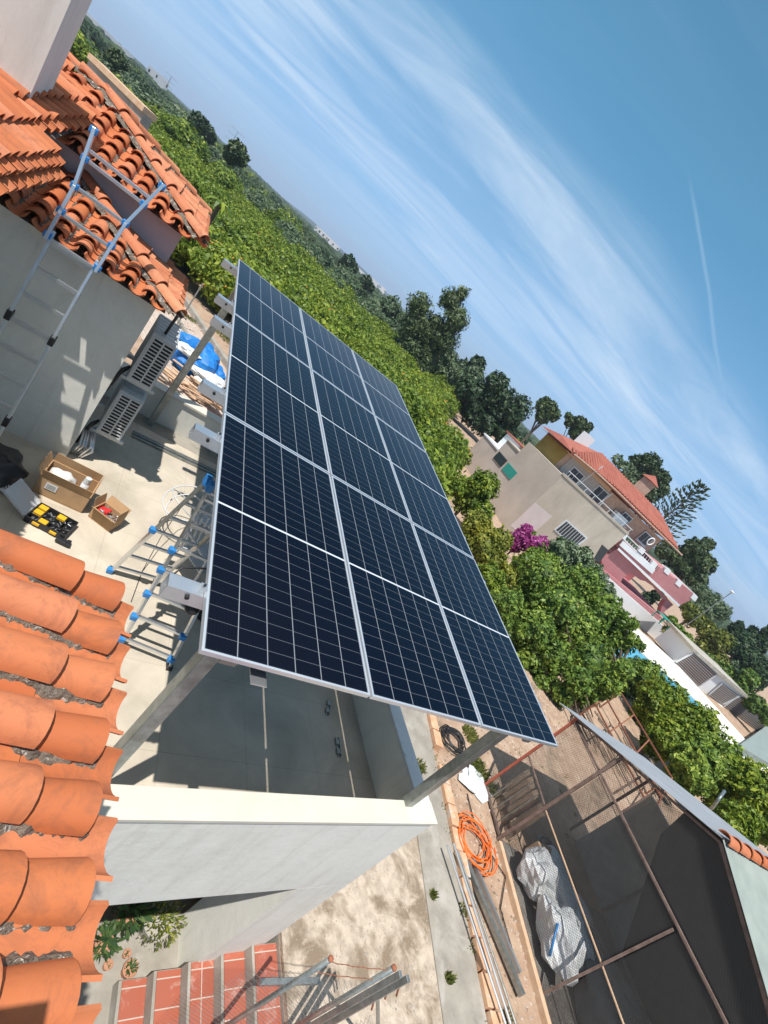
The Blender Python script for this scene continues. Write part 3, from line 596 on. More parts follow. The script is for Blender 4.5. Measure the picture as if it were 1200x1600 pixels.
# ------------------------------------------------------------------ air conditioners on the house wall
def aircon(x, y, z, label, h=.72, l=.86, dd=.31):
    t = thing('air_conditioner', (x, y, z), label, 'air conditioner', 'outdoor units on the wall')
    f = MB(); f.box(x, x+dd, y, y+l, z, z+h); b = f.build('casing', M['acpaint'], t, bevel=.018)
    f = MB(); f.box(x+.035, x+dd-.02, y-.004, y-.002, z+.06, z+h-.05); f.build('dark_slot_back', M['acdark'], t)
    f = MB(); n = 13; x0, x1, z0, z1 = x+.03, x+dd-.015, z+.055, z+h-.045; ph = (z1-z0)/n
    for i in range(n+1): f.box(x0, x1, y-.014, y-.0045, z0+ph*i-.0075, z0+ph*i+.0075)
    for xx in (x0-.003, (x0+x1)/2-.010, x1-.017): f.box(xx, xx+.02, y-.016, y-.0046, z0-.012, z1+.012)
    f.build('grille', M['acpaint'], t)
    f = MB()
    for i in range(6): f.box(x+.02, x+dd-.02, y+.1+.13*i, y+.13+.13*i, z+h, z+h+.008)
    f.build('top_ribs', M['acpaint'], t)
    f = MB()
    for yy in (y+.06, y+l-.1): f.box(x-.12, x+dd+.06, yy, yy+.04, z-.045, z-.003)
    f.build('bracket', M['acpaint'], t)
    f = MB(); f.tube([(x-.02,y+.05,z+.15),(x-.08,y-.02,z+.1),(x-.1,y+.02,z-.1),(x-.11,y+.05,z-.3)], .018, 8); f.tube([(x-.02,y+.1,z+.1),(x-.07,y+.03,z+.02),(x-.09,y+.06,z-.2)], .014, 8); f.build('pipe', M['cable'], t, smooth=True)
    return t
aircon(-.55, 4.86, .38, 'lower grey air conditioner on the white wall, in shade')
aircon(-.57, 4.86, 1.27, 'upper grey air conditioner on the white wall, with sunlit top')
t = thing('drain_pipe', (-.42,4.6,2.0), 'short black hose hanging from the corner of the tiled eave', 'hose')
f = MB(); f.tube([(-.50,4.55,2.46),(-.46,4.7,2.38),(-.45,4.9,2.2),(-.44,5.1,1.95)], .018, 8); f.build('hose', M['cable'], t, smooth=True)
t = thing('pipe_bundle', (-.6,4.8,0), 'bundle of silver wrapped pipes at the foot of the white wall', 'pipes')
f = MB(); rnd = random.Random(3)
for i in range(5):
    f.tube([(-.66+.03*i,4.72+rnd.uniform(-.02,.02),.02),(-.62+.04*i,4.74,.12+rnd.random()*.1),(-.66+.03*i,4.85,.35)], .018, 7)
f.build('wrapped_pipe', M['alu'], t, smooth=True)

# ------------------------------------------------------------------ ladders
def lad_joint(p, par):
    f = MB(); f.obox(p, (.034,0,0), (0,.03,0), (0,0,.03)); f.build('joint_cap', M['blueplastic'], par, bevel=.008)
LN = Vector((0, 2.5, -.7)); LP = Vector((0, 4.3, 2.5))
def lp(x, y): return atp(x, y, LP, LN)
la = thing('leaning_ladder', (-1.5, 3.6, 0), 'tall aluminium ladder with blue joints leaning on the orange tiled eave', 'ladder')
def lz(x, z): return Vector((x, 3.6 + z*.28, z))
XL, XR = -1.73, -1.34
f = MB(); f.bar(lz(XL,0), lz(XL,2.5), .028, .065, (0,1,0)); f.build('rail', M['alu'], la, bevel=.003)
f = MB(); f.bar(lz(XR,0), lz(XR,2.5), .028, .065, (0,1,0)); f.build('rail', M['alu'], la, bevel=.003)
for p, q, r_ in (((XL-.03,2.40),(XL-.03,2.95),0), ((XL-.03,2.95),(XL-.10,3.46),0), ((XR+.03,2.40),(XR+.05,2.95),0), ((XR+.05,2.95),(XR+.16,3.46),0)):
    f = MB(); f.bar(lz(*p)+Vector((0,-.035,0)), lz(*q)+Vector((0,-.035,0)), .03, .075, (0,1,0)); f.build('upper_rail', M['alu'], la, bevel=.003)
for i in range(9):
    z = .27+.265*i; f = MB(); f.bar(lz(XL+.014,z), lz(XR-.014,z), .042, .03, (0,1,0)); f.build('rung', M['alu'], la, bevel=.003)
for z in (2.43, 2.68, 2.95, 3.2, 3.28):
    k = max(0, (z-2.95)/.51); f = MB(); f.bar(lz(XL-.02-.07*k,z)+Vector((0,-.035,0)), lz(XR+.04+.11*k,z)+Vector((0,-.035,0)), .032, .03, (0,1,0)); f.build('rung', M['alu'], la, bevel=.003)
for x, z in ((XL-.03,2.45),(XR+.03,2.45),(XL-.03,2.70),(XR+.04,2.70),(XL-.03,2.95),(XR+.05,2.95),(XL-.06,3.2),(XR+.1,3.2),(XL-.10,3.44),(XR+.155,3.44)): lad_joint(lz(x,z)+Vector((0,-.035,0)), la)
for x_, z_ in ((XL,1.62),(XR,1.60),(XR,.66)): f = MB(); f.obox(lz(x_,z_), (.026,0,0), (0,.05,0), (0,0,.05)); f.build('lock', M['blackplastic'], la, bevel=.006)

ls = thing('step_ladder', (.5, 2.4, 0), 'open aluminium step ladder with blue joints on the sunny terrace tiles', 'ladder')
top = 1.84
# front pair (feet near Y=1.9), rear pair (feet near Y=2.9)
FR = {'a': ((.40,1.90,0), (.31,2.36,top)), 'b': ((.92,1.80,0), (.74,2.36,top)), 'c': ((.16,2.88,0), (.28,2.44,top)), 'd': ((.66,2.92,0), (.74,2.44,top))}
def along(k, t, bow=0): a, b = FR[k]; return Vector(a).lerp(Vector(b), t)
for k in 'abcd':
    f = MB(); f.bar(along(k,0), along(k,.5), .03, .07, (0,1,0)); f.build('rail', M['alu'], ls, bevel=.003)
    f = MB(); f.bar(along(k,.46), along(k,1), .025, .055, (0,1,0)); f.build('rail', M['galv'], ls, bevel=.003)
for (p, q) in (('a','b'), ('c','d')):
    for i in range(7):
        t_ = .06+.145*i; f = MB(); f.bar(along(p,t_), along(q,t_), .03, .03); f.build('rung', M['alu'], ls, bevel=.003)
for k, ts in (('a',(.06,.205,.35,.5,.62)), ('b',(.06,.205,.5)), ('c',(.02,.5))):
    for t_ in ts: lad_joint(along(k,t_)+Vector((-.02,-.02,0)), ls)
for k in ('a','c'):
    f = MB(); f.obox(along(k,1), (.03,0,0), (0,.05,0), (0,0,.05)); f.build('hinge', M['blueplastic'], ls, bevel=.01)
for k in 'abcd':
    f = MB(); f.obox(along(k,0)+Vector((0,0,.02)), (.03,0,0), (0,.045,0), (0,0,.02)); f.build('foot', M['blackplastic'], ls, bevel=.005)

# ------------------------------------------------------------------ tools and boxes on the terrace
def carton(name, c, hx, hy, hz, rz, label, flaps=((1,40),(0,60))):
    t = thing(name, c, label, 'cardboard box', None, 0); c = Vector(c); ex = Vector((math.cos(rz), math.sin(rz), 0)); ey = Vector((-ex.y, ex.x, 0)); ez = Vector((0,0,1)); th = .006
    f = MB(); f.obox(c+ez*th, ex*hx, ey*hy, ez*th)
    for s in (-1, 1):
        f.obox(c+ex*s*(hx-th)+ez*(hz/2+th*2), ex*th, ey*hy, ez*(hz/2-th)); f.obox(c+ey*s*(hy-th)+ez*(hz/2+th*2), ex*(hx-2*th-.0005), ey*th, ez*(hz/2-th))
    f.build('carton', M['card'], t)
    for s, (ax_, an) in enumerate(flaps):
        for sg in (-1, 1):
            a2 = R(an+sg*12); e1, e2, h1, h2 = (ex, ey, hx, hy) if ax_ else (ey, ex, hy, hx)
            d = e1*sg*math.cos(a2) + ez*math.sin(a2); o = c+e1*sg*(h1+.001)+ez*(hz+th); n = d.cross(e2).normalized(); fl = min(h1, .13)*.95
            f = MB(); f.obox(o+d*fl/2, d*fl/2, e2*(h2*.97), n*th*.4); f.build('flap', M['card'], t)
    return t, c, ex, ey, ez
t, c, ex, ey, ez = carton('cardboard_box', (-.56, 3.86, .001), .27, .19, .24, R(-6), 'large open cardboard box with white wrapping and a spray can inside', ((1,75),(0,84)))
f = MB(); f.blob(c+ex*-.09+ez*.19, .14, .13, .09, 5, .3); single(f, 'wrapping_paper', M['paper'], c+ex*-.09+ez*.1, 'crumpled white wrapping in the large cardboard box', 'wrapping', smooth=True)
f = MB(); f.tube([c+ex*.15+ez*.02, c+ex*.15+ez*.30], .042, 16); f.tube([c+ex*.15+ez*.3005, c+ex*.15+ez*.38], [.040, .036], 16)
bt = thing('spray_can', c+ex*.15+ez*.02, 'grey topped can standing in the large cardboard box', 'can'); f2 = MB(); f2.tube([c+ex*.15+ez*.02, c+ex*.15+ez*.28], .042, 18); f2.build('can_body', M['whitemetal'], bt, smooth=True)
f2 = MB(); f2.tube([c+ex*.15+ez*.281, c+ex*.15+ez*.36], [.040,.034], 18); f2.build('cap', M['acpaint'], bt)
f2 = MB(); f2.tube([c+ex*.15+ez*.17, c+ex*.15+ez*.22], .0432, 18, cap=False); f2.build('blue_label', M['blueplastic'], bt)
f = MB(); f.obox(c-ey*.196+ex*-.12+ez*.16, ex*.06, ey*.001, ez*.045); f.build('printed_label', M['paper'], t)
f = MB()
for i in range(4): f.obox(c-ey*.1975+ex*-.12+ez*(.13+.016*i), ex*.045, ey*.0004, ez*.0025)
f.build('label_print', M['blackplastic'], t)
t, c, ex, ey, ez = carton('cardboard_box', (-.05, 3.66, .001), .15, .11, .15, R(-28), 'small open cardboard box full of metal bolts and a red packet', ((0,50),(1,85)))
f = MB(); f.obox(c+ex*-.07+ey*.02+ez*.10, ex*.06+ez*.02, ey*.05, ez*.03); single(f, 'red_packet', M['red'], c+ez*.07, 'red packet lying in the small cardboard box', 'packet', bevel=.003)
rnd = random.Random(9); f = MB()
for i in range(46):
    q = c+ex*rnd.uniform(-.11,.12)+ey*rnd.uniform(-.08,.08)+ez*rnd.uniform(.06,.13); d = Vector((rnd.gauss(0,1),rnd.gauss(0,1),rnd.gauss(0,.5))).normalized()*.025
    f.tube([q-d, q+d], .008, 6)
o = single(f, 'bolts', M['alu'], c+ez*.05, 'heap of shiny bolts in the small cardboard box', 'bolts'); o['kind'] = 'stuff'
# organiser case
t = thing('organiser_case', (-.55, 3.25, 0), 'open black parts organiser with yellow bins beside the boxes', 'organiser'); c = Vector((-.55,3.28,.001)); rz = R(-14); ex = Vector((math.cos(rz),math.sin(rz),0)); ey = Vector((-ex.y,ex.x,0)); ez = Vector((0,0,1))
f = MB(); f.obox(c+ez*.006, ex*.21, ey*.155, ez*.006)
for s in (-1,1): f.obox(c+ex*s*.205+ez*.04, ex*.006, ey*.155, ez*.034); f.obox(c+ey*s*.15+ez*.04, ex*.198, ey*.006, ez*.034)
for i in (-1,0,1): f.obox(c+ex*.1*i+ez*.036, ex*.003, ey*.143, ez*.024)
for i in (-.5,.5): f.obox(c+ey*.1*i+ez*.034, ex*.198, ey*.003, ez*.022)
f.build('tray', M['blackplastic'], t)
for k, (a_, b_) in enumerate(((-.15,.1),(-.15,0),(.05,.1),(-.05,-.1))):
    f = MB(); f.obox(c+ex*a_+ey*b_+ez*.045, ex*.042, ey*.035, ez*.03); f.build('yellow_bin', M['yellow'], t, bevel=.004)
for s in (-.09,.09): f = MB(); f.obox(c+ex*s-ey*.163+ez*.045, ex*.035, ey*.008, ez*.015); f.build('latch', M['yellow'], t, bevel=.003)
rnd = random.Random(31); f = MB()
for i in range(70):
    q = c+ex*rnd.uniform(-.19,.19)+ey*rnd.uniform(-.14,.14)+ez*rnd.uniform(.018,.05); d = Vector((rnd.gauss(0,1),rnd.gauss(0,1),rnd.gauss(0,.3))).normalized()*.02; f.tube([q-d,q+d], .005, 5)
f.build('screws', M['alu'], t)
f = MB(); hd = (-ex*.86+ez*.5).normalized(); o_ = c-ex*.213+ez*.07; n = hd.cross(ey).normalized(); f.obox(o_+hd*.16, hd*.155, ey*.15, n*.004)
for s in (-1,1): f.obox(o_+hd*.16+ey*s*.148+n*.015, hd*.155, ey*.003, n*.012)
for i in (-1,0,1): f.obox(o_+hd*.16+ey*.07*i+n*.006, hd*.15, ey*.002, n*.003)
f.build('lid', M['clear'], t)
q = at(95,847,2,0.02); f = MB(); f.obox(q+Vector((0,0,.02)), (.055,-.012,0), (.008,.03,0), (0,0,.018)); f.obox(q+Vector((.07,-.0,.018)), (.022,0,0), (.0,.045,0), (0,0,.015)); single(f, 'clamp_tool', M['blackplastic'], q-Vector((0,0,.02)), 'small black tool lying alone on the terrace tiles', 'tool', bevel=.006)
f = MB(); f.blob((-1.30,3.75,.13), .34, .25, .16, 8, .35, 22, 12, .002); t = thing('tool_bag', (-1.28,3.75,0), 'black tool bag in the shade at the foot of the ladder', 'bag'); f.build('bag', M['blackplastic'], t, smooth=True)
f = MB(); f.tube([(-1.45,3.65,.25),(-1.4,3.6,.36),(-1.2,3.62,.37),(-1.12,3.68,.25)], .012, 6); f.build('handle', M['blackplastic'], t, smooth=True)
f = MB()
for i in range(5): f.tube([(-1.2+.03*i,3.55,.05+.02*i),(-1.08+.02*i,3.42,.08),(-.98,3.5+.03*i,.03)], .008, 6)
f.build('cable_loops', M['whitecable'], t, smooth=True)
# power lead across the terrace, white conduit coil, chairs, bucket
f = MB(); pts = [at(205,940,2,.012), at(222,893,2,.012), at(252,838,2,.25), at(285,790,2,.5), at(318,755,2,.8)]
t = thing('power_lead', pts[0], 'thin black lead running across the tiles and up the step ladder', 'cable'); f.tube(pts, .005, 6); f.build('lead', M['cable'], t, smooth=True)
t = thing('conduit_coil', (1.0,3.6,0), 'loose coil of white conduit in the shade of the panels', 'coil'); c = Vector((.72,3.95,.45)); f = MB()
rnd = random.Random(2)
for k in range(3):
    r_ = .20+.045*k; tx = rnd.uniform(-.5,.5); ty = rnd.uniform(-.3,.5); f.tube([c+Vector((math.cos(a)*r_, math.sin(a)*r_, math.cos(a)*r_*tx+math.sin(a)*r_*ty+.05*k)) for a in [i*math.pi/14 for i in range(29)]], .009, 7)
f.build('conduit', M['whitecable'], t, smooth=True)
def chair(x, y, rz, label):
    t = thing('plastic_chair', (x,y,0), label, 'chair', 'white plastic garden chairs'); cz, sz = math.cos(rz), math.sin(rz)
    def P(a, b, z): return Vector((x+a*cz-b*sz, y+a*sz+b*cz, z))
    f = MB(); f.obox(P(0,0,.43), P(.23,0,0)-P(0,0,0), P(0,.22,0)-P(0,0,0), (0,0,.008)); f.build('seat', M['whiteplastic'], t, bevel=.006)
    for i in range(5):
        a = -.18+.09*i; f = MB(); f.tube([P(a,.22,.44), P(a*1.05,.28,.65), P(a*1.1,.31,.82)], .014, 6); f.build('back_slat', M['whiteplastic'], t)
    f = MB(); f.tube([P(-.25,.2,.43), P(-.26,.3,.8), P(-.15,.33,.88), P(.15,.33,.88), P(.26,.3,.8), P(.25,.2,.43)], .018, 7); f.build('back_frame', M['whiteplastic'], t, smooth=True)
    for s in (-1,1):
        f = MB(); f.tube([P(s*.25,.27,.66), P(s*.28,.0,.67), P(s*.27,-.22,.64), P(s*.25,-.24,.43)], .02, 7); f.build('armrest', M['whiteplastic'], t, smooth=True)
        for yy in (-.23,.22): f = MB(); f.tube([P(s*.23,yy,.43), P(s*.26,yy*1.15,0)], [.022,.016], 7); f.build('leg', M['whiteplastic'], t)
chair(1.05, 3.15, .6, 'white plastic chair in the shade nearer the step ladder')
chair(1.25, 3.95, -.5, 'white plastic chair in the shade nearer the back wall')
t = thing('black_bin', (1.45,2.55,0), 'round black tub standing under the edge of the solar panels', 'tub')
f = MB(); f.tube([(1.4,2.75,0),(1.4,2.75,.6)], [.25,.31], 28); f.build('tub', M['blackplastic'], t, smooth=False); f = MB(); f.tube([(1.4+.315*math.cos(a),2.75+.315*math.sin(a),.6) for a in [i*math.pi/14 for i in range(28)]], .015, 6, closed=True); f.build('rim', M['blackplastic'], t, smooth=True)
t = thing('floodlight', (.30,.42,2.0), 'small black lamp hanging under the end of the nearest rail', 'lamp')
q = pan(.02,.40,-.2); f = MB(); f.blob(q, .045, .045, .04, 3, .02); f.build('lamp_head', M['blackplastic'], t, smooth=True); f = MB(); f.tube([q, pan(-.1,.44,-.18), pan(-.16,.5,-.13), pan(-.12,.55,-.08), pan(.05,.6,-.06)], .006, 6); f.build('lead', M['cable'], t, smooth=True)

# ------------------------------------------------------------------ behind the terrace: tarp, plank pile, kerbs
q0 = at(298,570,2,-2.3)
t = thing('tarpaulin_heap', (q0.x,q0.y,-2.5), 'crumpled bright blue tarpaulin over a heap behind the terrace', 'tarpaulin')
f = MB(); f.blob(q0+Vector((0,0,.25)), .95, .8, .75, 12, .30, 30, 16, -2.5); f.blob(q0+Vector((.75,.15,.0)), .5, .6, .5, 15, .3, 20, 12, -2.5); f.build('tarp', M['tarp'], t)
q = at(292,547,2,-1.7); f = MB(); f.blob(q, .42, .3, .16, 31, .35, 18, 10); single(f, 'white_bag', M['sack'], q-Vector((0,0,.1)), 'white plastic sheet lying on top of the blue tarpaulin', 'plastic sheet')
rnd = random.Random(77)
t = thing('plank_pile', at(300,608,2,-2.5), 'pile of broken brown planks behind the terrace wall', 'planks')
f = MB(); qc = at(300,606,2,-2.3)
for i in range(46):
    q = qc+Vector((rnd.uniform(-.9,1.1), rnd.uniform(-.55,.55), rnd.uniform(-.15,.35))); a = rnd.gauss(-.5,.35); d = Vector((math.cos(a),math.sin(a),rnd.uniform(-.1,.1)))*rnd.uniform(.2,.55); e = Vector((-d.y,d.x,0)).normalized()*rnd.uniform(.03,.06)
    f.tone = 0; f.obox(q, d, e, (0,0,.015))
f.build('planks', M['woodlight'], t)
q = at(325,592,2,-2.1); f = MB(); f.blob(q, .65, .45, .25, 41, .4, 20, 12, -2.5); single(f, 'white_sheet', M['sack'], q-Vector((0,0,.3)), 'crumpled white sheet beside the broken planks', 'plastic sheet')
s_ = MB(); a, b = at(245,400,2,GZ), at(352,560,2,GZ); d = (b-a).normalized(); n = Vector((d.y,-d.x,0))*-1
def strip(mb, a, b, n, w0, w1, z0, z1): mb.hexa([(q.x,q.y,z0) for q in (a+n*w0, b+n*w0, b+n*w1, a+n*w1)], [(q.x,q.y,z1) for q in (a+n*w0, b+n*w0, b+n*w1, a+n*w1)])
if n.dot(Vector((1,1,0))) < 0: n = -n
strip(s_, a-d*6, b+d*9, n, -4.5, -.6, -2.55, -2.47); struct(s_, 'rubble_path', M['pebbles'])
kt = thing('path_kerb', a, 'low concrete kerb between the rubble path and the orchard', 'kerb'); f = MB(); strip(f, a-d*6, b+d*9, n, -.45, -.2, -2.5, -2.28); f.build('kerb', M['concrete'], kt)
kt = thing('path_edging', a+Vector((-.5,0,0)), 'second thin concrete edging along the rubble path', 'kerb'); f = MB(); strip(f, a-d*6, b+d*9, n, -1.9, -1.75, -2.5, -2.36); f.build('kerb', M['concrete'], kt)
a, b = at(274,510,2,-2.4), at(312,445,2,-2.5)
pl = at(276,508,2,GZ); f = MB(); f.tube([pl, pl+Vector((0,0,2.1))], .03, 8); single(f, 'fence_post', M['galv'], pl, 'thin steel post standing alone between the rubble path and the orange trees', 'post')
q = at(295,498,2,GZ)

# ------------------------------------------------------------------ yard between the kerb and the pen
def coil(name, c, r, mat, label, n=9, th=.02, seed=1, ell=1.0):
    rn = random.Random(seed); c = Vector(c); t = thing(name, c, label, 'coil'); pts = []
    for k in range(n):
        ph = rn.uniform(-.2,.2); rr = r*rn.uniform(.72,1.08); ox, oy = rn.uniform(-.14,.14)*r/.5, rn.uniform(-.14,.14)*r/.5
        for i in range(20): a = 2*math.pi*i/20+ph; pts.append(c+Vector((ox+rr*math.cos(a), oy+rr*ell*math.sin(a), .03+.012*k+.02*math.sin(3*a+k))))
    f = MB(); f.tube(pts, th, 7); f.build('hose', mat, t, smooth=True); return t
q = at(737,1318,2,-2.44); coil('orange_hose_coil', q, .50, M['orangehose'], 'coil of bright orange corrugated pipe on the bare soil', 9, .012, 4, 1.0)
q = at(706,1158,2,-2.44); coil('black_hose_coil', q, .33, M['cable'], 'coil of black hose on the soil near the solar panels', 8, .016, 6)
f = MB(); f.tube([at(730,1240,2,-2.46), at(745,1300,2,-2.46), at(790,1370,2,-2.46), at(782,1420,2,-2.46), at(805,1500,2,-2.46)], .012, 6); single(f, 'loose_cable', M['cable'], at(745,1300,2,-2.48), 'thin black cable snaking over the soil past the orange coil', 'cable', smooth=True)
def beam(name, p, q, w, h, mat, label, cat, group=None, z=-2.4, rnd_=False):
    a, b = at(*p, 2, z), at(*q, 2, z); f = MB()
    if rnd_: f.tube([a, b], w/2, 10)
    else: f.bar(a, b, w, h)
    return single(f, name, mat, (a+b)/2-Vector((0,0,h/2)), label, cat, group, bevel=0)
beam('steel_tube', (699,1322), (790,1600), .045, .045, M['alu'], 'outermost pale steel tube lying along the brick kerb', 'tube', 'steel tubes along the brick kerb', -2.2, True)
beam('steel_tube', (709,1318), (798,1600), .05, .05, M['alu'], 'middle pale steel tube lying along the brick kerb', 'tube', 'steel tubes along the brick kerb', -2.2, True)
beam('steel_tube', (716,1330), (806,1600), .04, .04, M['galv'], 'pale steel tube nearest the soil beside the brick kerb', 'tube', 'steel tubes along the brick kerb', -2.25, True)
beam('steel_profile', (728,1345), (816,1556), .10, .09, M['galv'], 'long grey steel channel resting on the bare soil', 'steel profile', 'steel profiles on the soil', -2.38)
beam('steel_profile', (738,1342), (812,1520), .06, .07, M['alu'], 'shorter bright steel channel resting on the bare soil', 'steel profile', 'steel profiles on the soil', -2.37)
q = at(742,1222,2,-2.45); f = MB(); f.blob(q, .42, .36, .06, 51, .45, 20, 10, -2.495); single(f, 'grey_sheet', M['acpaint'], q-Vector((0,0,.05)), 'crumpled grey plastic sheet on the soil by the pen corner', 'plastic sheet')

# chain-link fence at the bottom
t = thing('chainlink_fence', (3.4,-.8,-2.44), 'grey steel chain-link fence with barbed wire above the steps', 'fence')
fp = [at(517,1498,2,-.5), at(616,1512,2,-.5)]
def post(mb, p, z0, r): mb.tube([(p.x,p.y,z0), (p.x,p.y,p.z)], r, 12)
f = MB(); post(f, fp[0], -3.0, .026); f.build('post', M['galv'], t, smooth=True)
f = MB(); post(f, fp[1], -2.44, .028); f.build('post', M['galv'], t, smooth=True)
f = MB(); f.blob(fp[0], .03,.03,.022, 1, 0); f.build('cap', M['rust'], t); f = MB(); f.blob(fp[1], .032,.032,.022, 1, 0); f.build('cap', M['rust'], t)
dn = (fp[1]-fp[0])*-1; dn.z = 0; sheet('mesh', M['chain'], t, fp[0]+Vector((0,0,-2.1)), fp[1]-fp[0], (0,0,1.7))
sheet('mesh', M['chain'], t, fp[0]+dn*.8+Vector((0,0,-2.25)), -dn*.8+Vector((0,0,.15)), (0,0,1.8))
for k, z in enumerate((-.06, -.30)):
    f = MB(); pts = [fp[0].lerp(fp[1], i/12)+Vector((0,0,z+.01*math.sin(i*2.1)-.03*math.sin(math.pi*i/12))) for i in range(13)]; f.tube(pts, .004, 5)
    for p_ in pts[1:-1]: f.tube([p_+Vector((.012,.0,-.015)), p_+Vector((-.012,0,.015))], .003, 4)
    f.build('barbed_wire', M['rust'], t)
f = MB(); f.bar(at(405,1535,2,-2.3), at(498,1533,2,-2.3), .06, .06); f.build('bottom_rail', M['galv'], t)
g2 = thing('steel_gate', (4.0,-1.0,-2.44), 'heavy grey steel gate frame with hooks at the bottom edge', 'gate')
ga, gb_ = at(622,1516,2,-.42), at(640,1522,2,-.42)
for i, (x, y) in enumerate(((626,1522),(636,1530))):
    f = MB(); q = at(x,y,2,-.5); q.z = -.5; f.box(q.x-.02, q.x+.02, q.y-.03, q.y+.03, -2.44, -.5+.02*i); f.build('upright', M['galv'], g2, bevel=.004)
for i, (x, y) in enumerate(((624,1540),(606,1545),(585,1562))):
    q = at(x,y,2,-.7-.2*i); f = MB(); f.tube([q, q+Vector((.05,-.05,-.12))], .012, 6); f.build('hook', M['rust'], g2)
q1 = at(590,1560,2,-1.0); f = MB(); f.tube([q1, q1+Vector((.75,-.2,-.9))], .022, 8); f.build('brace', M['galv'], g2)
sheet('mesh', M['chain'], g2, at(636,1530,2,-.5)+Vector((0,-.1,-1.9)), (.2,-1.6,0), (0,0,1.3))

# ------------------------------------------------------------------ mesh pen with gable roof
PA = Vector((9.99,2.63,-2.5)); PE = (Vector((9.0,-1.23,-2.5))-PA).normalized(); PB = Vector((-PE.y, PE.x, 0))   # along the front, into the pen
if PB.x < 0: PB = -PB
def pn(s, b, z): return Vector((PA.x,PA.y,0)) + PE*s + PB*b + Vector((0,0,z))
pe = thing('mesh_pen', pn(2.5,0,-2.5), 'large wire mesh pen with brown steel posts and a grey gable roof', 'pen')
def pbar(name, a, b, w, mat, up=(0,0,1), h=None):
    f = MB(); f.bar(a, b, w, h or w, up); return f.build(name, M[mat], pe, bevel=.004)
pbar('post', pn(0,0,-2.5), pn(0,0,.44), .055, 'redrust'); pbar('post', pn(1.2,0,-2.5), pn(1.2,0,.88), .065, 'brownsteel'); pbar('post', pn(3.72,0,-2.5), pn(3.72,0,.27), .045, 'brownsteel')
pbar('post', pn(6.2,0,-2.5), pn(6.2,0,.3), .06, 'brownsteel')
for s in (.35,.62,.9): pbar('batten', pn(s-.02,.02,-2.45), pn(s-.02,.02,-1.2), .022, 'galv')
pbar('rail', pn(-.02,.0,.33), pn(8,0,.38), .042, 'brownsteel'); pbar('rail', pn(1.25,-.0,-1.12), pn(8,0,-1.12), .026, 'woodlight'); pbar('rail', pn(.05,0,-1.05), pn(1.15,0,-1.1), .035, 'brownsteel')
pbar('rail', pn(.05,.01,-2.42), pn(8,.01,-2.42), .05, 'brownsteel')
pbar('rafter', pn(-.05,0,.40), pn(3.08,0,1.62), .045, 'brownsteel'); pbar('rafter', pn(3.08,0,1.62), pn(7.5,0,-.05), .06, 'brownsteel')
pbar('strut', pn(1.66,.0,.38), pn(1.66,.0,1.02), .035, 'brownsteel'); pbar('strut', pn(2.0,.0,.38), pn(2.0,0,1.12), .035, 'brownsteel')
f = MB(); f.bar(pn(1.3,-.06,-2.44), pn(8,-.06,-2.44), .10, .13); f.build('timber_sill', M['woodlight'], pe, bevel=.01)
DEP = 3.4
for (s0, s1_, z0, z1) in ((.04,1.15,-2.4,.33), (1.25,3.68,-2.38,.33), (3.76,6.15,-2.38,.33), (6.25,8,-2.38,.33)):
    sheet('mesh_panel', M['net'], pe, pn(s0,.0,z0), PE*(s1_-s0), (0,0,z1-z0))
o_ = ORG[pe.name]
def tri(name, pts, mat):
    me = bpy.data.meshes.new(name); me.from_pydata([p_-o_ for p_ in pts], [], [tuple(range(len(pts)))]); uv = me.uv_layers.new(name='UVMap')
    for i, p_ in enumerate(pts): uv.data[i].uv = ((p_-PA).dot(PE), p_.z)
    me.materials.append(M[mat]); ob = bpy.data.objects.new(name, me); col.objects.link(ob); ob.parent = pe
for (s0, s1_, z0, z1) in ((1.25,3.68,-1.08,.33), (3.76,6.15,-2.38,.33), (6.25,8,-2.38,.33)): sheet('shade_mesh', M['shade'], pe, pn(s0,.02,z0), PE*(s1_-s0), (0,0,z1-z0))
tri('back_shade_sheet', [pn(2.6,DEP-.05,-2.4), pn(8,DEP-.05,-2.4), pn(8,DEP-.05,-.2), pn(3.08,DEP-.05,1.6), pn(.9,DEP-.05,.75), pn(1.1,DEP-.05,-.35)], 'paintedshade')  # dark sheet in place of the shade below the roof
tri('side_shade_sheet', [pn(8,.1,-2.4), pn(8,DEP-.1,-2.4), pn(8,DEP-.1,-.25), pn(8,.1,-.25)], 'paintedshade')  # same painted shade closing the far side
tri('gable_shade_mesh', [pn(2.1,.02,.40), pn(6.3,.02,.42), pn(3.08,.02,1.56), pn(2.1,.02,1.2)], 'shade')
tri('gable_mesh', [pn(.1,0,.36), pn(6.3,0,.40), pn(3.08,0,1.58)], 'net')
def corr(name, s0, z0, s1_, z1, b0, b1, mat, amp=.012, pitch=.09):
    f = MB(); n = int((b1-b0)/pitch*4); vs = []; th = .006
    d = Vector((0,0,1))
    for i in range(n+1):
        b = b0+(b1-b0)*i/n; w_ = amp*math.sin(2*math.pi*i/4)
        for (s, z) in ((s0,z0),(s1_,z1)): vs += [pn(s,b,z+w_+th), pn(s,b,z+w_)]
    fs = []
    for i in range(n): a = 4*i; fs += [(a,a+4,a+6,a+2), (a+1,a+3,a+7,a+5), (a,a+1,a+5,a+4), (a+2,a+6,a+7,a+3)]
    fs += [(0,2,3,1), (4*n,4*n+1,4*n+3,4*n+2)]
    f.add(vs, fs); return f.build(name, M[mat], pe, smooth=False)
corr('roof_sheet', -.50, .24, 3.06, 1.70, -.10, DEP, 'sheetgrey'); corr('roof_sheet', 3.10, 1.70, 7.6, -.02, -.12, DEP, 'sheetpale')
f = MB(); rn = random.Random(6)
for i in range(9): tile(f, pn(3.08,0,1.70), PE*-1, PB, Vector((0,0,1)), -.12+.36*i, .42, 0, .12, .10, True, lift=.03, tone=rn.random())
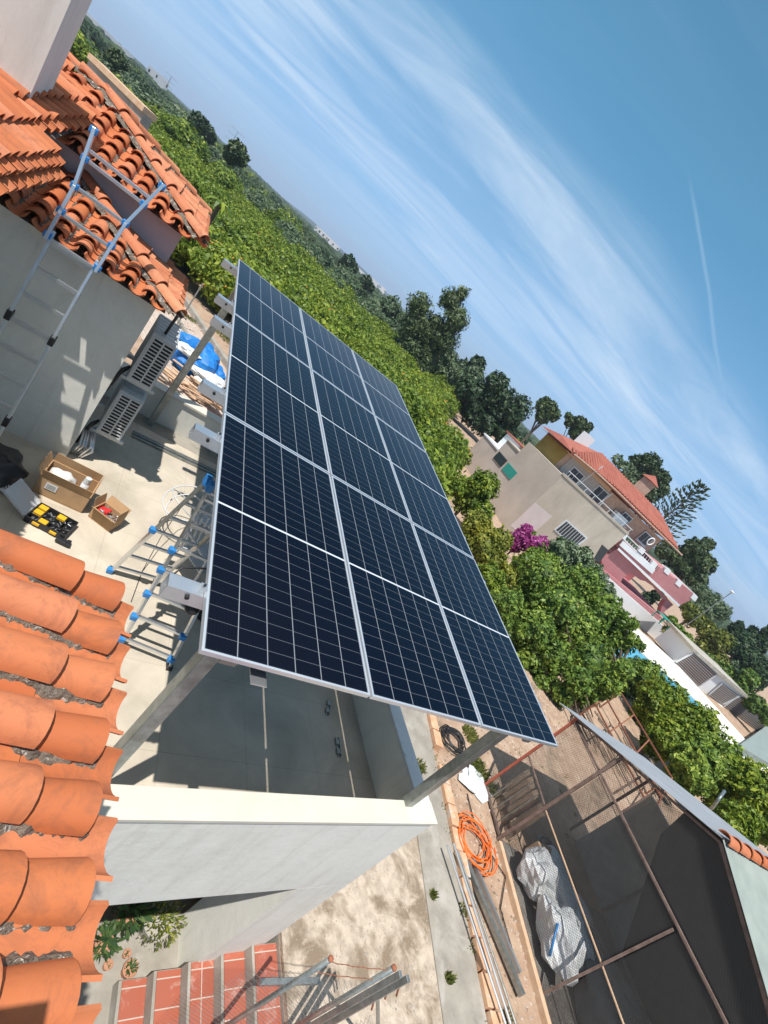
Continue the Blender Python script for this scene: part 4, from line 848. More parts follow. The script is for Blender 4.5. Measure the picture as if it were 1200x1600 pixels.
f.build('ridge_tiles', M['clay'], pe, smooth=False)
for b in (DEP,):
    for s in (0,1.8,3.7,6.2): pbar('post', pn(s,b,-2.5), pn(s,b,.3), .06, 'brownsteel')
sheet('mesh_panel', M['net'], pe, pn(0,0,-2.4), PB*DEP, (0,0,2.7)); 
f = MB(); f.obox(pn(4.2,DEP+.05,-1.3), PE*3.9, PB*.05, (0,0,1.2)); f.build('back_wall', M['greywall'], pe)
pbar('rail', pn(0,0,.36), pn(0,DEP,.36), .05, 'brownsteel')
# things inside the pen
rn = random.Random(12)
for i in range(7):
    s = .12+.155*i; f = MB(); f.obox(pn(s,.35+.04*(i % 2),-1.95), PE*.065, PB*.02+Vector((0,0,.06)), (0,0,.52)); single(f, 'plank', M['wood'], pn(s,.35,-2.5), ['grey','brown','split','narrow','dark','worn','pale'][i]+' plank leaning upright in the row behind the door, number %s from the corner post' % ['one','two','three','four','five','six','seven'][i], 'plank', 'planks leaning in the pen')
for i, (s, z, sr, lab) in enumerate(((1.92,-2.05,.44,'upper white woven sack lying inside the pen front'), (2.98,-2.0,.56,'lower white woven sack with a blue strap inside the pen front'))):
    f = MB(); c = pn(s,.45,z); vs0 = len(f.v); f.blob((0,0,0), sr, .34, .42, 61+i, .32, 17, 11); f.v = [tuple(c+PE*v[0]+PB*v[1]+Vector((0,0,v[2]))) for v in f.v]
    t = thing('woven_sack', pn(s,.45,-2.5), lab, 'sack', 'white sacks in the pen'); f.build('sack', M['sack'], t)
    if i: f = MB(); f.tube([pn(s-.05,.12,z+.25), pn(s+.15,.10,z+.05), pn(s+.3,.12,z-.12)], .022, 6); f.build('strap', M['blueplastic'], t, smooth=True)
f = MB(); f.blob((0,0,0), 1.5, .8, .35, 71, .4, 30, 14); c = pn(4.0,1.9,-2.25); f.v = [tuple(c+PE*v[0]+PB*v[1]+Vector((0,0,v[2]))) for v in f.v]; single(f, 'grey_plastic_sheet', M['dustsheet'], pn(4.0,1.9,-2.5), 'large dusty grey plastic sheet on the floor inside the pen', 'plastic sheet', smooth=True)
f = MB(); f.blob((0,0,0), 1.0, .55, .28, 73, .5, 34, 18); c = pn(2.3,1.35,-2.2); f.v = [tuple(c+PE*v[0]+PB*v[1]+Vector((0,0,v[2]))) for v in f.v]; single(f, 'clear_plastic_sheet', M['sack'], pn(2.3,1.35,-2.5), 'dusty pale plastic sheet heaped behind the white sacks in the pen', 'plastic sheet')
coil('wire_coil', pn(1.0,1.9,-2.5), .35, M['galv'], 'coil of grey fencing wire inside the pen', 7, .008, 14)
f = MB(); f.obox(pn(1.25,1.15,-2.25), PE*.06, PB*.3, (0,0,.2)); f.obox(pn(1.45,1.15,-2.25), PE*.06, PB*.3, (0,0,.2)); single(f, 'wooden_crate', M['woodlight'], pn(1.35,1.15,-2.5), 'small pale wooden crate standing inside the pen', 'crate')
s_ = MB(); s_.hexa([pn(1.15,.1,-2.52),pn(8,.1,-2.52),pn(8,3.35,-2.52),pn(1.9,3.35,-2.52)], [pn(1.15,.1,-2.485),pn(8,.1,-2.485),pn(8,3.35,-2.485),pn(1.9,3.35,-2.485)]); struct(s_, 'pen_floor', M['darkfloor'])  # floor darkened by colour where the roof and sacks would shade it
# bent pipe by the roof, rusty rack behind
f = MB(); q = at(1113,1262,2,.3); f.tube([q+Vector((0,0,-2.8)), q+Vector((0,0,.0)), at(1122,1250,2,.7), at(1132,1236,2,.8)], .04, 8); single(f, 'bent_pipe', M['galv'], q+Vector((0,0,-2.8)), 'thin bent steel pipe rising behind the grey roof', 'pipe', smooth=True)
rr = thing('rusty_rack', at(985,1130,2,GZ), 'rusty steel tube rack filled with scrap behind the pen roof', 'rack')
A_, B_, C_ = at(930,1100,2,-1.3), at(970,1082,2,-1.3), at(1050,1215,2,-1.3); D_ = A_+(C_-B_)
for (p_, q_) in ((A_,B_),(B_,C_),(C_,D_),(D_,A_),(A_.lerp(D_,.3),B_.lerp(C_,.3)),(A_.lerp(D_,.6),B_.lerp(C_,.6)),(A_.lerp(B_,.4),D_.lerp(C_,.4))):
    f = MB(); f.bar(p_, q_, .05); f.build('tube', M['rust'], rr)
for p_ in (A_,B_,C_,D_): f = MB(); f.bar(p_-Vector((0,0,.02)), Vector((p_.x,p_.y,-2.5)), .05); f.build('leg', M['rust'], rr)
f = MB()
for i in range(34):
    q = A_.lerp(C_, rn.random())+Vector((rn.uniform(-.4,.4),rn.uniform(-.4,.4),-.45+rn.uniform(-.4,.2))); d = (D_-A_).normalized()*rn.uniform(.3,.9); f.obox(q, d+Vector((0,0,rn.uniform(-.1,.1))), (.05,.05,0), (0,0,.02))
f.build('scrap', M['wood'], rr)
# potted plants on the porch floor
def pot(x, y, r, h, label, leaf, n, ls_, hh, mat='pot', rx=1.0, seed=3):
    t = thing('potted_plant', (x,y,-3.4), label, 'potted plant', 'potted plants on the porch floor'); f = MB()
    f.tube([(x,y,-3.4),(x,y,-3.4+h)], [r*.72,r], 20, cap=False); f.tube([(x+r*math.cos(a),y+r*math.sin(a),-3.4+h) for a in [i*math.pi/10 for i in range(20)]], r*.09, 6, closed=True); f.add([(x+r*.95*math.cos(a),y+r*.95*math.sin(a),-3.4+h*.9) for a in [i*math.pi/10 for i in range(20)]], [tuple(range(20))]); f.build('pot', M[mat], t, smooth=False)
    rn = random.Random(seed); lf = MB(); z0 = -3.4+h*.9
    for i in range(n):
        a = rn.uniform(0,6.28); d = rn.random()**.6*r*rx*1.2; px_, py_, pz = x+d*math.cos(a), y+d*math.sin(a), z0+rn.random()*hh; lf.tone = rn.random()
        u = Vector((math.cos(a)+rn.gauss(0,.4), math.sin(a)+rn.gauss(0,.4), rn.uniform(.2,1))).normalized()*ls_; v = u.cross(Vector((rn.gauss(0,1),rn.gauss(0,1),1))).normalized()*ls_*.33; p0 = Vector((px_,py_,pz))
        lf.add([p0-u, p0+v, p0+u, p0-v], [(0,1,2,3)])
    lf.build('leaves', M[leaf], t); return t
for (px_, py_, r, h, lab, leaf, n, ls_, hh, mt_, rx, sd) in (
    (240,1445,.19,.26,'big round pot of trailing green plants on the porch','yellowish',420,.035,.16,'greywall',1.35,3), (193,1432,.13,.2,'leafy dark green plant beside the big round pot','succulent',110,.09,.3,'pot',1.6,4),
    (203,1514,.085,.12,'round clay pot with small succulent nearest the steps','succulent',60,.03,.05,'pot',.7,5), (171,1506,.05,.08,'tiny clay pot of soil near the tile eave','succulent',14,.015,.02,'pot',.6,6),
    (201,1488,.045,.07,'small clay pot between the two round pots','succulent',16,.02,.03,'pot',.7,7), (160,1475,.10,.15,'grey green plant partly hidden by the tile eave','succulent',120,.06,.2,'pot',1.5,8)):
    q = at(px_, py_, 2, -3.3); pot(q.x, q.y, r, h, lab, leaf, n, ls_, hh, mt_, rx, sd)

# loose stones and dry leaves on the ground
def litter(name, poly, z, n, s0, s1_, mat, label, cat, seed, leafy=False):
    rn = random.Random(seed); xs = [p_[0] for p_ in poly]; ys = [p_[1] for p_ in poly]; f = MB(); k = 0
    while k < n:
        x, y = rn.uniform(min(xs), max(xs)), rn.uniform(min(ys), max(ys)); ok = False; j = len(poly)-1
        for i in range(len(poly)):
            if (poly[i][1] > y) != (poly[j][1] > y) and x < (poly[j][0]-poly[i][0])*(y-poly[i][1])/(poly[j][1]-poly[i][1])+poly[i][0]: ok = not ok
            j = i
        if not ok: continue
        s = rn.uniform(s0, s1_); a = rn.uniform(0,6.28); c, d = math.cos(a)*s, math.sin(a)*s
        if leafy: f.add([(x-c,y-d,z+.004),(x+d*.5,y-c*.5,z+.004+s*.3),(x+c,y+d,z+.006),(x-d*.5,y+c*.5,z+.004)], [(0,1,2,3)])
        else:
            h = s*rn.uniform(.4,.9); f.add([(x-c,y-d,z),(x+d*.8,y-c*.8,z),(x+c,y+d,z),(x-d*.8,y+c*.8,z),(x+c*.1,y+d*.1,z+h)], [(0,1,4),(1,2,4),(2,3,4),(3,0,4)])
        k += 1
    o = single(f, name, M[mat], (sum(xs)/len(xs), sum(ys)/len(ys), z), label, cat); o['kind'] = 'stuff'
soilp = [(8.3,-2.5),(9.2,-2.0),(10.0,2.4),(14.5,4.2),(20,5.5),(22,9),(16,11),(9.5,7.5),(8.2,3)]
litter('loose_stones', soilp, GZ, 2600, .012, .05, 'pebbles', 'small loose stones scattered over the bare soil', 'stones', 5)
litter('dry_leaves', soilp, GZ, 1500, .02, .05, 'wood', 'dry brown leaves scattered over the bare soil', 'leaves', 6, True)
litter('yard_grit', [(3.9,-2.5),(6.2,-2.5),(7.3,2.4),(3.9,2.2)], -2.44, 700, .006, .022, 'concrete', 'grit and flakes lying on the blotchy old concrete', 'grit', 7)
litter('path_rubble', [(a_.x, a_.y) for a_ in (at(250,400,2,GZ), at(352,560,2,GZ), at(345,620,2,GZ), at(262,520,2,GZ))], -2.47, 900, .02, .07, 'pebbles', 'broken stones covering the rubble path behind the terrace', 'rubble', 8)

rn = random.Random(44); f = MB()
for k in range(60):
    if rn.random() < .55: c = krb(rn.uniform(-.5,1.2), rn.choice((-.02,.27))+rn.uniform(-.05,.05)); z = -2.43
    else: c = Vector((rn.uniform(8.6,15), rn.uniform(-.5,6.5), 0)); z = GZ
    for i in range(rn.randrange(5,34)):
        x, y = c.x+rn.gauss(0,.05), c.y+rn.gauss(0,.05); l = rn.uniform(.02,.09); u = Vector((rn.gauss(0,.4),rn.gauss(0,.4),1)).normalized()*l; s = Vector((rn.gauss(0,1),rn.gauss(0,1),0)).normalized()*.007; p_ = Vector((x,y,z)); f.tone = rn.random(); f.add([p_-s,p_+s,p_+u*.6+s,p_+u,p_+u*.6-s], [(0,1,2,3,4)])
o = single(f, 'sparse_weeds', M['grass'], (9,1,GZ), 'sparse small weeds sprouting along the kerb and over the bare soil', 'weeds'); o['kind'] = 'stuff'

# ------------------------------------------------------------------ vegetation
def crown_mesh(name, lobes, n, size, seed, mat, core=True, squash=1.0, tonebias=.5, aspect=.55, depth=.35, zfloor=None):
    """leaf-sized faces spread through ellipsoidal lobes [(cx,cy,cz,rx,ry,rz)]"""
    rs = np.random.RandomState(seed); lob = np.array(lobes, float); vol = (lob[:,3]*lob[:,5])**1.0; pick = rs.choice(len(lob), n, p=vol/vol.sum())
    d = rs.normal(size=(n,3)); d /= np.linalg.norm(d, axis=1)[:,None]
    # uneven outline: radius modulated by direction
    ph = rs.uniform(0, 6.28, (len(lob), 6)); k = ph[pick]
    mod = 1 + .13*np.sin(4*np.arctan2(d[:,1], d[:,0])+k[:,0]+3*d[:,2]) + .10*np.sin(7*d[:,2]+k[:,1]+2*d[:,0]*3) + .07*np.sin(11*d[:,0]+k[:,2]) * np.cos(9*d[:,1]+k[:,3])
    r = (1-rs.random_sample(n)**2.0*depth)*mod
    c = lob[pick,:3] + d*r[:,None]*lob[pick,3:6]
    # gaps
    q = np.sin(c[:,0]*3.1/ (lob[pick,3]) *1.3+k[:,4])*np.sin(c[:,1]*2.7/(lob[pick,4])*1.3+k[:,5])*np.sin(c[:,2]*3.3/(lob[pick,5])*1.2+k[:,0])
    keep = q < .52
    if zfloor is not None: keep &= c[:,2] > zfloor
    c, d, q = c[keep], d[keep], q[keep]; n = len(c)
    nr = d + rs.normal(scale=.75, size=(n,3)); nr[:,2] += .35; nr /= np.linalg.norm(nr, axis=1)[:,None]
    a = np.cross(nr, rs.normal(size=(n,3))); a /= np.linalg.norm(a, axis=1)[:,None]; b = np.cross(nr, a)
    s = size*(.55+1.0*rs.random_sample(n)**1.6)[:,None]; a = a*s; b = b*s*aspect
    v = np.stack([c-a, c-b*.9+a*.1, c+a, c+b*.9+a*.1], 1).reshape(-1,3)
    tone = np.clip(tonebias + .26*np.sin(c[:,0]*2.2+ph[0,0])*np.sin(c[:,1]*2.4+ph[0,1])*np.sin(c[:,2]*2.0+1) + rs.normal(scale=.24, size=n), 0, 1)
    v = v.astype(np.float32); nf = n
    cv = []; cf = []
    if core:
        for li, L_ in enumerate(lobes):
            nu, nv = 12, 8; b0 = nf*4+len(cv)
            for i in range(nv+1):
                for j in range(nu):
                    th, p_ = math.pi*i/nv, 2*math.pi*j/nu; kk = .70*(1+.1*math.sin(3*p_+li+2*th)); cv.append((L_[0]+L_[3]*kk*math.sin(th)*math.cos(p_), L_[1]+L_[4]*kk*math.sin(th)*math.sin(p_), L_[2]+L_[5]*kk*math.cos(th)))
            for i in range(nv):
                for j in range(nu): cf.append((b0+i*nu+j, b0+(i+1)*nu+j, b0+(i+1)*nu+(j+1) % nu, b0+i*nu+(j+1) % nu))
    allv = np.concatenate([v, np.array(cv, np.float32).reshape(-1,3)]) if cv else v
    faces = np.concatenate([np.arange(nf*4).reshape(-1,4), np.array(cf, int).reshape(-1,4)]) if cf else np.arange(nf*4).reshape(-1,4)
    me = bpy.data.meshes.new(name); me.vertices.add(len(allv)); me.vertices.foreach_set('co', allv.ravel()); me.loops.add(faces.size); me.loops.foreach_set('vertex_index', faces.ravel().astype(np.int32))
    me.polygons.add(len(faces)); me.polygons.foreach_set('loop_start', np.arange(0, faces.size, 4, dtype=np.int32)); me.update(calc_edges=True)
    at_ = me.attributes.new('tone', 'FLOAT', 'POINT'); at_.data.foreach_set('value', np.concatenate([np.repeat(tone, 4), np.full(len(cv), .12)]).astype(np.float32))
    me.materials.append(M[mat]); return me
def trunk_mesh(name, h, r, lobes, seed=0):
    rn = random.Random(seed); f = MB(); f.tube([(0,0,-.1),(rn.uniform(-.1,.1)*h*.2,rn.uniform(-.1,.1)*h*.2,h*.5),(0,0,h)], [r*1.2,r*.9,r*.6], 8)
    for L_ in lobes[:6]: f.tube([(0,0,h*.7),(L_[0]*.5,L_[1]*.5,(h*.7+L_[2])/2),(L_[0]*.85,L_[1]*.85,L_[2])], [r*.6,r*.4,r*.15], 6)
    me = bpy.data.meshes.new(name); me.from_pydata([tuple(v) for v in f.v], [], f.f); me.materials.append(M['bark']); return me
def tree_inst(name, crown, trunk, loc, rz, sc, label, cat, group, crown_name='crown'):
    t = thing(name, loc, label, cat, group, rz); t.scale = sc
    a = bpy.data.objects.new(crown_name, crown); col.objects.link(a); a.parent = t
    if trunk: b = bpy.data.objects.new('trunk', trunk); col.objects.link(b); b.parent = t
    return t
def proj(p):
    d = Vector(p)-CAM; c = d.dot(CF); return (600+F*d.dot(CR)/c, 800+F*d.dot(CD)/c, c)
# citrus variants (unit about 3 m tall, 1.9 m radius), origin on the ground
cit = []
for i in range(5):
    rn = random.Random(100+i); lob = [(0,0,1.5,1.35,1.35,1.2)] + [(math.cos(a)*.85, math.sin(a)*.85, 1.25+rn.uniform(-.2,.7), rn.uniform(.75,1.0), rn.uniform(.75,1.0), rn.uniform(.7,.95)) for a in [k*1.05+rn.uniform(-.3,.3) for k in range(6)]]
    cit.append((crown_mesh('citrus_crown', lob, 6500, .115, 50+i, 'citrus', tonebias=.5), trunk_mesh('citrus_trunk', 1.2, .09, lob, i)))
fru = []
for i in range(2):
    f = MB(); rn = random.Random(300+i)
    for k in range(16): a, e = rn.uniform(0,6.28), rn.uniform(-.5,1.1); r_ = 1.72; f.blob((r_*math.cos(a)*math.cos(e), r_*math.sin(a)*math.cos(e), 1.45+1.25*math.sin(e)), .04,.04,.04, k, 0, 7, 5)
    me = bpy.data.meshes.new('fruit'); me.from_pydata([tuple(v) for v in f.v], [], f.f); me.materials.append(M['orangefruit']); me.polygons.foreach_set('use_smooth', [True]*len(me.polygons)); fru.append(me)
HD = R(54); rx_, ry_ = math.cos(HD), math.sin(HD); cx_, cy_ = math.sin(HD), -math.cos(HD)
PANPOLY = [(316,1020),(372,400),(622,604),(872,1165)]
def inpoly(x, y, P):
    k = False; j = len(P)-1
    for i in range(len(P)):
        if (P[i][1] > y) != (P[j][1] > y) and x < (P[j][0]-P[i][0])*(y-P[i][1])/(P[j][1]-P[i][1])+P[i][0]: k = not k
        j = i
    return k
rn = random.Random(8); ct = 0; LAB_C = []
base = Vector((29.0, 33.0))        # a point on the brown gap between two rows
cand = []
for j in range(-22, 40):
    off = j*3.75 + (1.75 if j >= 0 else -1.75) + 1.9
    for i in range(-26, 40):
        x = base.x + off*cx_ + i*2.9*rx_ + rn.uniform(-.3,.3); y = base.y + off*cy_ + i*2.9*ry_ + rn.uniform(-.3,.3)
        if y < 26.5-1.12*x or (x < 3.2 and y < 25): continue
        d = math.hypot(x-CAM.x, y-CAM.y)
        if d > 92: continue
        # keep clear of the villa side and garden
        s = (x-27.0)*ry_*1.0 - (y-23.0)*rx_
        if s > -1.2: continue
        if x > 22 and y < 22: continue
        lx, ly = 23.3, 34.5; dl = math.hypot(lx, ly); tl_ = ((x-23.7)*lx+(y-30.5)*ly)/dl
        if -3 < tl_ < dl+6 and abs((x-23.7)*ly-(y-30.5)*lx)/dl < 2.9: continue
        X, Y, c = proj((x,y,-.8))
        if c < 3 or X < 120 or X > 1230 or Y < -40 or Y > 1200: continue
        if inpoly(X+10, Y-25, PANPOLY) and inpoly(X-10, Y+10, PANPOLY) and inpoly(X+30, Y-40, PANPOLY): continue
        if X < 215 and Y > 190: continue
        if 775 < X < 880 and 790 < Y < 905 and d < 33: continue
        cand.append((d, x, y, X, Y))
cand.sort(); cand = cand[:285]
for d, x, y, X, Y in cand:
    v = cit[rn.randrange(5)]; sc = rn.uniform(.88,1.15); dist = 'nearest' if d < 28 else ('mid' if d < 50 else 'distant')
    side = 'left' if X < 370 else ('top' if X < 640 and Y < 620 else 'right')
    place = {'left': '%s orchard rows beyond the tiled house', 'top': '%s orchard rows past the far panel edge', 'right': '%s orchard rows toward the villa'}[side] % dist
    j_ = rn.randrange(3); k_ = ['rounded', 'bushy', 'flat topped'][j_]; fx = (1.16, 1.22, 1.3)[j_]; fz = (1.08, 1.2, .95)[j_]
    t = tree_inst('orange_tree', v[0], v[1], (x,y,GZ), rn.uniform(0,6.28), (sc*fx, sc*fx, sc*fz), k_+' orange tree in the '+place, 'orange tree', k_+' orange trees in the '+place)
    if d < 60 and rn.random() < .16: o = bpy.data.objects.new('fruit', fru[rn.randrange(2)]); col.objects.link(o); o.parent = t
    ct += 1
print('citrus', ct)
# ground tint between rows
def free_tree(name, lobes_px, dist, label, cat, mat, n=6000, size=.16, group=None, base_px=None, seed=1, gz=GZ, trunk=True, core=True, rr=.22, tonebias=.5, aspect=.55, zf=None, flat=1.0, depth=.35):
    """tree whose lobes stand at a given horizontal distance, in the directions measured in the photo"""
    P = []
    rn = random.Random(seed)
    for (x, y, r) in lobes_px:
        d = ray(x, y); h = math.hypot(d.x, d.y); k = dist/h; p = CAM+d*k; dep = (p-CAM).dot(CF); rm = r*dep/F; dirh = Vector((d.x,d.y,0)).normalized(); p = p+dirh*rn.uniform(-.5,.5)*rm; P.append((p, rm))
    bx = sum(p.x for p, r in P)/len(P); by = sum(p.y for p, r in P)/len(P)
    if base_px: q = ray(*base_px); h = math.hypot(q.x, q.y); bx, by = CAM.x+q.x*dist/h, CAM.y+q.y*dist/h
    lob = [(p.x-bx, p.y-by, p.z-gz, r, r, r*flat) for p, r in P]
    cm = crown_mesh('crown', lob, n, size, seed, mat, core, tonebias=tonebias, aspect=aspect, zfloor=zf, depth=depth)
    tk = trunk_mesh('trunk', max(.6, sum(l[2] for l in lob)/len(lob)*.8), rr, lob, seed) if trunk else None
    return tree_inst(name, cm, tk, (bx,by,gz), 0, (1,1,1), label, cat, group)
TB = 'trees behind the villa'
free_tree('casuarina', [(655,478,20),(650,510,24),(642,545,26),(668,560,24),(705,470,19),(722,458,11),(712,500,20),(695,530,22),(675,520,24),(655,580,20),(680,505,14)], 75, 'tall dark tree with two feathery tops rising over the orchard', 'tree', 'pine', 17000, .32, None, (648,600), 5, aspect=.28, rr=.4, tonebias=.65, depth=.6)
free_tree('oak', [(770,625,30),(745,640,26),(800,640,26),(775,600,18),(735,610,22),(790,670,20),(760,660,22)], 76, 'broad round dark tree left of the villa', 'tree', 'dark', 14000, .30, None, (775,690), 6, rr=.4)
free_tree('woodland_tree', [(700,585,22),(722,600,22),(700,560,14),(740,590,16),(715,620,18)], 82, 'grey green tree between the casuarina and the broad dark tree', 'tree', 'olive', 8000, .3, None, None, 7)
free_tree('woodland_tree', [(745,570,13),(725,575,12)], 100, 'small dark tree peeping over the grey green one', 'tree', 'dark', 3000, .35, None, None, 9)
free_tree('woodland_tree', [(610,480,16),(625,500,14),(600,505,18),(590,485,12)], 95, 'low olive coloured tree left of the tall dark casuarina', 'tree', 'olive', 5000, .3, None, None, 17)
free_tree('umbrella_pine', [(858,638,12),(848,650,11),(865,648,10),(845,635,8),(852,628,8)], 92, 'small umbrella pine just left of the villa roof', 'pine', 'pine', 4200, .3, 'umbrella pines', (838,668), 10)
free_tree('umbrella_pine', [(905,662,11),(892,660,8),(915,668,9),(900,676,10),(888,650,5)], 92, 'small umbrella pine above the villa roof by the pale chimney', 'pine', 'pine', 4200, .3, 'umbrella pines', (895,690), 11)
free_tree('pine', [(1015,725,16),(1000,745,16),(1030,748,15),(1010,770,18),(995,720,10),(1035,765,10)], 96, 'broad dark pine behind the brick chimney of the villa', 'pine', 'pine', 8000, .32, TB, (985,790), 12)
free_tree('bare_tree', [(975,735,14),(965,718,8),(985,755,10)], 93, 'thin greyish tree against the dark pine behind the villa', 'tree', 'olive', 1500, .3, TB, None, 13, core=False)
free_tree('pine', [(1085,860,17),(1100,880,16),(1075,885,18),(1105,850,10),(1060,870,16),(1040,860,14),(1090,905,14),(1050,890,14)], 96, 'large dark pine to the right of the villa roof', 'pine', 'pine', 12000, .32, TB, (1060,910), 14)
free_tree('conifer', [(1110,940,16),(1095,925,12),(1125,955,14),(1100,955,16)], 92, 'soft grey green conifer beside the street lamp', 'tree', 'olive', 6000, .3, TB, None, 15, aspect=.3)
free_tree('shrub_bank', [(1085,965,15),(1105,985,14),(1125,1000,16),(1100,1010,14),(1075,950,10),(1120,1030,14)], 82, 'bank of yellowing shrubs behind the louvred garden shed', 'shrubs', 'yellowish', 6000, .25, None, None, 16, trunk=False, tonebias=.3)
free_tree('shrub_bank', [(1150,1010,16),(1170,1030,18),(1190,1050,20),(1145,1045,16),(1175,1065,16),(1160,1000,14)], 88, 'dark hedge bank at the right edge beyond the garden shed', 'shrubs', 'dark', 9000, .25, None, None, 18, trunk=False)
for k, (x, y, r) in enumerate(((1150,985,10),(1172,992,10),(1190,1005,12),(1200,990,9))):
    free_tree('cypress', [(x,y,r),(x-8,y+9,r),(x+6,y-8,r*.6)], 100, ['left','second','third','right'][k]+' dark conifer in the row on the skyline at the right edge', 'conifer', 'dark', 2500, .28, 'dark conifers on the right skyline', None, 30+k)
free_tree('hedge', [(1130,1050,14),(1155,1075,14),(1180,1100,14),(1105,1030,10),(1200,1120,12),(1170,1060,14)], 64, 'clipped green hedge above the roof of the louvred shed', 'hedge', 'bright', 7000, .18, None, None, 19, trunk=False, tonebias=.3)
# araucaria: whorled thin branches with tufts
q = ray(1050,800); h = math.hypot(q.x, q.y); ax0 = CAM+q*(90/h); t = thing('araucaria', (ax0.x,ax0.y,GZ), 'open airy araucaria with tufted branches against the sky', 'tree', TB)
f = MB(); tw = MB(); rn = random.Random(3); H = 15.6
f.tube([(ax0.x,ax0.y,GZ),(ax0.x,ax0.y,GZ+H+2.4)], [.3,.05], 8)
for k in range(15):
    z = GZ+6.5+k*.82; L_ = 4.6*(1-k/17)**.8
    for j in range(6):
        a = j*1.047+k*.5+rn.uniform(-.2,.2); d = Vector((math.cos(a),math.sin(a),.28)); p0 = Vector((ax0.x,ax0.y,z)); f.tube([p0, p0+d*L_*.6, p0+d*L_+Vector((0,0,.35))], [.06,.04,.02], 5)
        for m_ in range(6):
            c = p0+d*L_*(.35+.13*m_)+Vector((rn.uniform(-.25,.25),rn.uniform(-.25,.25),rn.uniform(0,.3))); u = (d+Vector((rn.gauss(0,.5),rn.gauss(0,.5),.6))).normalized()*.32; tw.tone = rn.random(); tw.tube([c-u, c, c+u], [.05,.13,.03], 5)
f.build('trunk', M['bark'], t); tw.build('crown', M['dark'], t)
# mid-distance woodland, tree by tree
wl = []
for i in range(6):
    rn = random.Random(500+i); lob = [(0,0,3.2,2.2,2.2,2.2)]+[(math.cos(a)*1.5, math.sin(a)*1.5, 2.8+rn.uniform(-.6,1.0), rn.uniform(1.1,1.6), rn.uniform(1.1,1.6), rn.uniform(1.0,1.5)) for a in [k*1.26+rn.uniform(-.4,.4) for k in range(5)]]
    wl.append((crown_mesh('woodland_crown', lob, 3200, .24, 80+i, ['olive','dark','olive','citrus','pine','dark'][i]), trunk_mesh('woodland_trunk', 2.4, .18, lob, i)))
rn = random.Random(99); kinds = ['silvery olive tree','dark round evergreen','grey green scrub tree','leafy green tree','dusky pine','deep green bushy tree']; n = 0; tr = 0
while n < 295 and tr < 20000:
    tr += 1; dist = 80+230*rn.random()**1.3; X0 = rn.uniform(90, 840); 
    yh = 215.7+(X0-343.6)*.942; d = ray(X0, yh); h = math.hypot(d.x,d.y); x, y = CAM.x+d.x*dist/h, CAM.y+d.y*dist/h
    if X0 > 700 and dist < 110: continue
    if any(abs(x-a_)+abs(y-b_) < 4.2 for a_, b_ in LAB_C): continue
    LAB_C.append((x,y)); i = rn.randrange(6); s = rn.uniform(.65,1.1)
    if dist < 100 and X0 < 560: i = rn.choice((0,2,3))
    wh = 'above the tiled house' if X0 < 330 else ('above the far corner of the panels' if X0 < 600 else 'toward the villa')
    lab = kinds[i]+' in the '+('nearer' if dist < 130 else 'farther')+' woodland '+wh
    tree_inst('woodland_tree', wl[i][0], wl[i][1] if dist < 140 else None, (x,y,GZ), rn.uniform(0,6.28), (s*1.25,s*1.25,s*.95), lab, 'tree', 'group of '+lab); n += 1
for k, (x, y, r, nm) in enumerate(((370,238,14,'pine'),(182,95,12,'pine'),(310,190,11,'dark'),(322,205,11,'dark'),(545,410,11,'dark'),(572,440,9,'dark'))):
    free_tree('dark_pine', [(x,y,r),(x-9,y+4,r*.8),(x+7,y+9,r*.7)], 95+10*k, ['large dark pine on the skyline right of the house roof','dark pine low above the old lime wall','round dark pine below the small pylon','round dark pine beside the ruined hut','dark pine below the white hill houses','small dark pine just left of the tall feathery tree'][k], 'pine', nm, 3500, .36, None, None, 60+k)
# far wood: ground cover of crowns out to the horizon, and low hills
rs = np.random.RandomState(4); f = MB()
verts = []; faces = []
cnt = 0
for i in range(11000):
    dist = 210+1500*rs.random_sample()**1.25; X0 = rs.uniform(60, 1290); yh = 215.7+(X0-343.6)*.942; d = ray(X0, yh); h = math.hypot(d.x,d.y); x, y = CAM.x+d.x*dist/h, CAM.y+d.y*dist/h; r = rs.uniform(1.2,3.4)*(1+dist/2600)
    f.tone = float(rs.random_sample()); f.blob((x,y,GZ+r*.35), r*1.1, r*1.1, r*rs.uniform(.7,1.15), i, .35, 7, 5)
fw = single(f, 'far_wood', M['farwood'] if 'farwood' in M else M['dark'], (0,300,GZ), 'distant dark woodland reaching the horizon', 'wood'); fw['kind'] = 'stuff'
hl = MB(); n = 90
for ring, (D0, Hh) in enumerate(((1500,0),(2100,14),(2700,32))):
    for i in range(n+1):
        X0 = 20+1400*i/n; d = ray(X0, 215.7+(X0-343.6)*.942); h = math.hypot(d.x,d.y); bumpy = (.55+.3*math.sin(i*.17+.5)+.18*math.sin(i*.43+1)+.08*math.sin(i*1.1))*(.35+.9*math.exp(-((X0-520)/190)**2))
        hl.v.append((CAM.x+d.x*D0/h, CAM.y+d.y*D0/h, GZ-2+Hh*bumpy)); hl.t.append(0)
for r_ in range(2):
    for i in range(n): hl.f.append((r_*(n+1)+i, r_*(n+1)+i+1, (r_+1)*(n+1)+i+1, (r_+1)*(n+1)+i))
struct(hl, 'hills', M['farwood'], smooth=True)
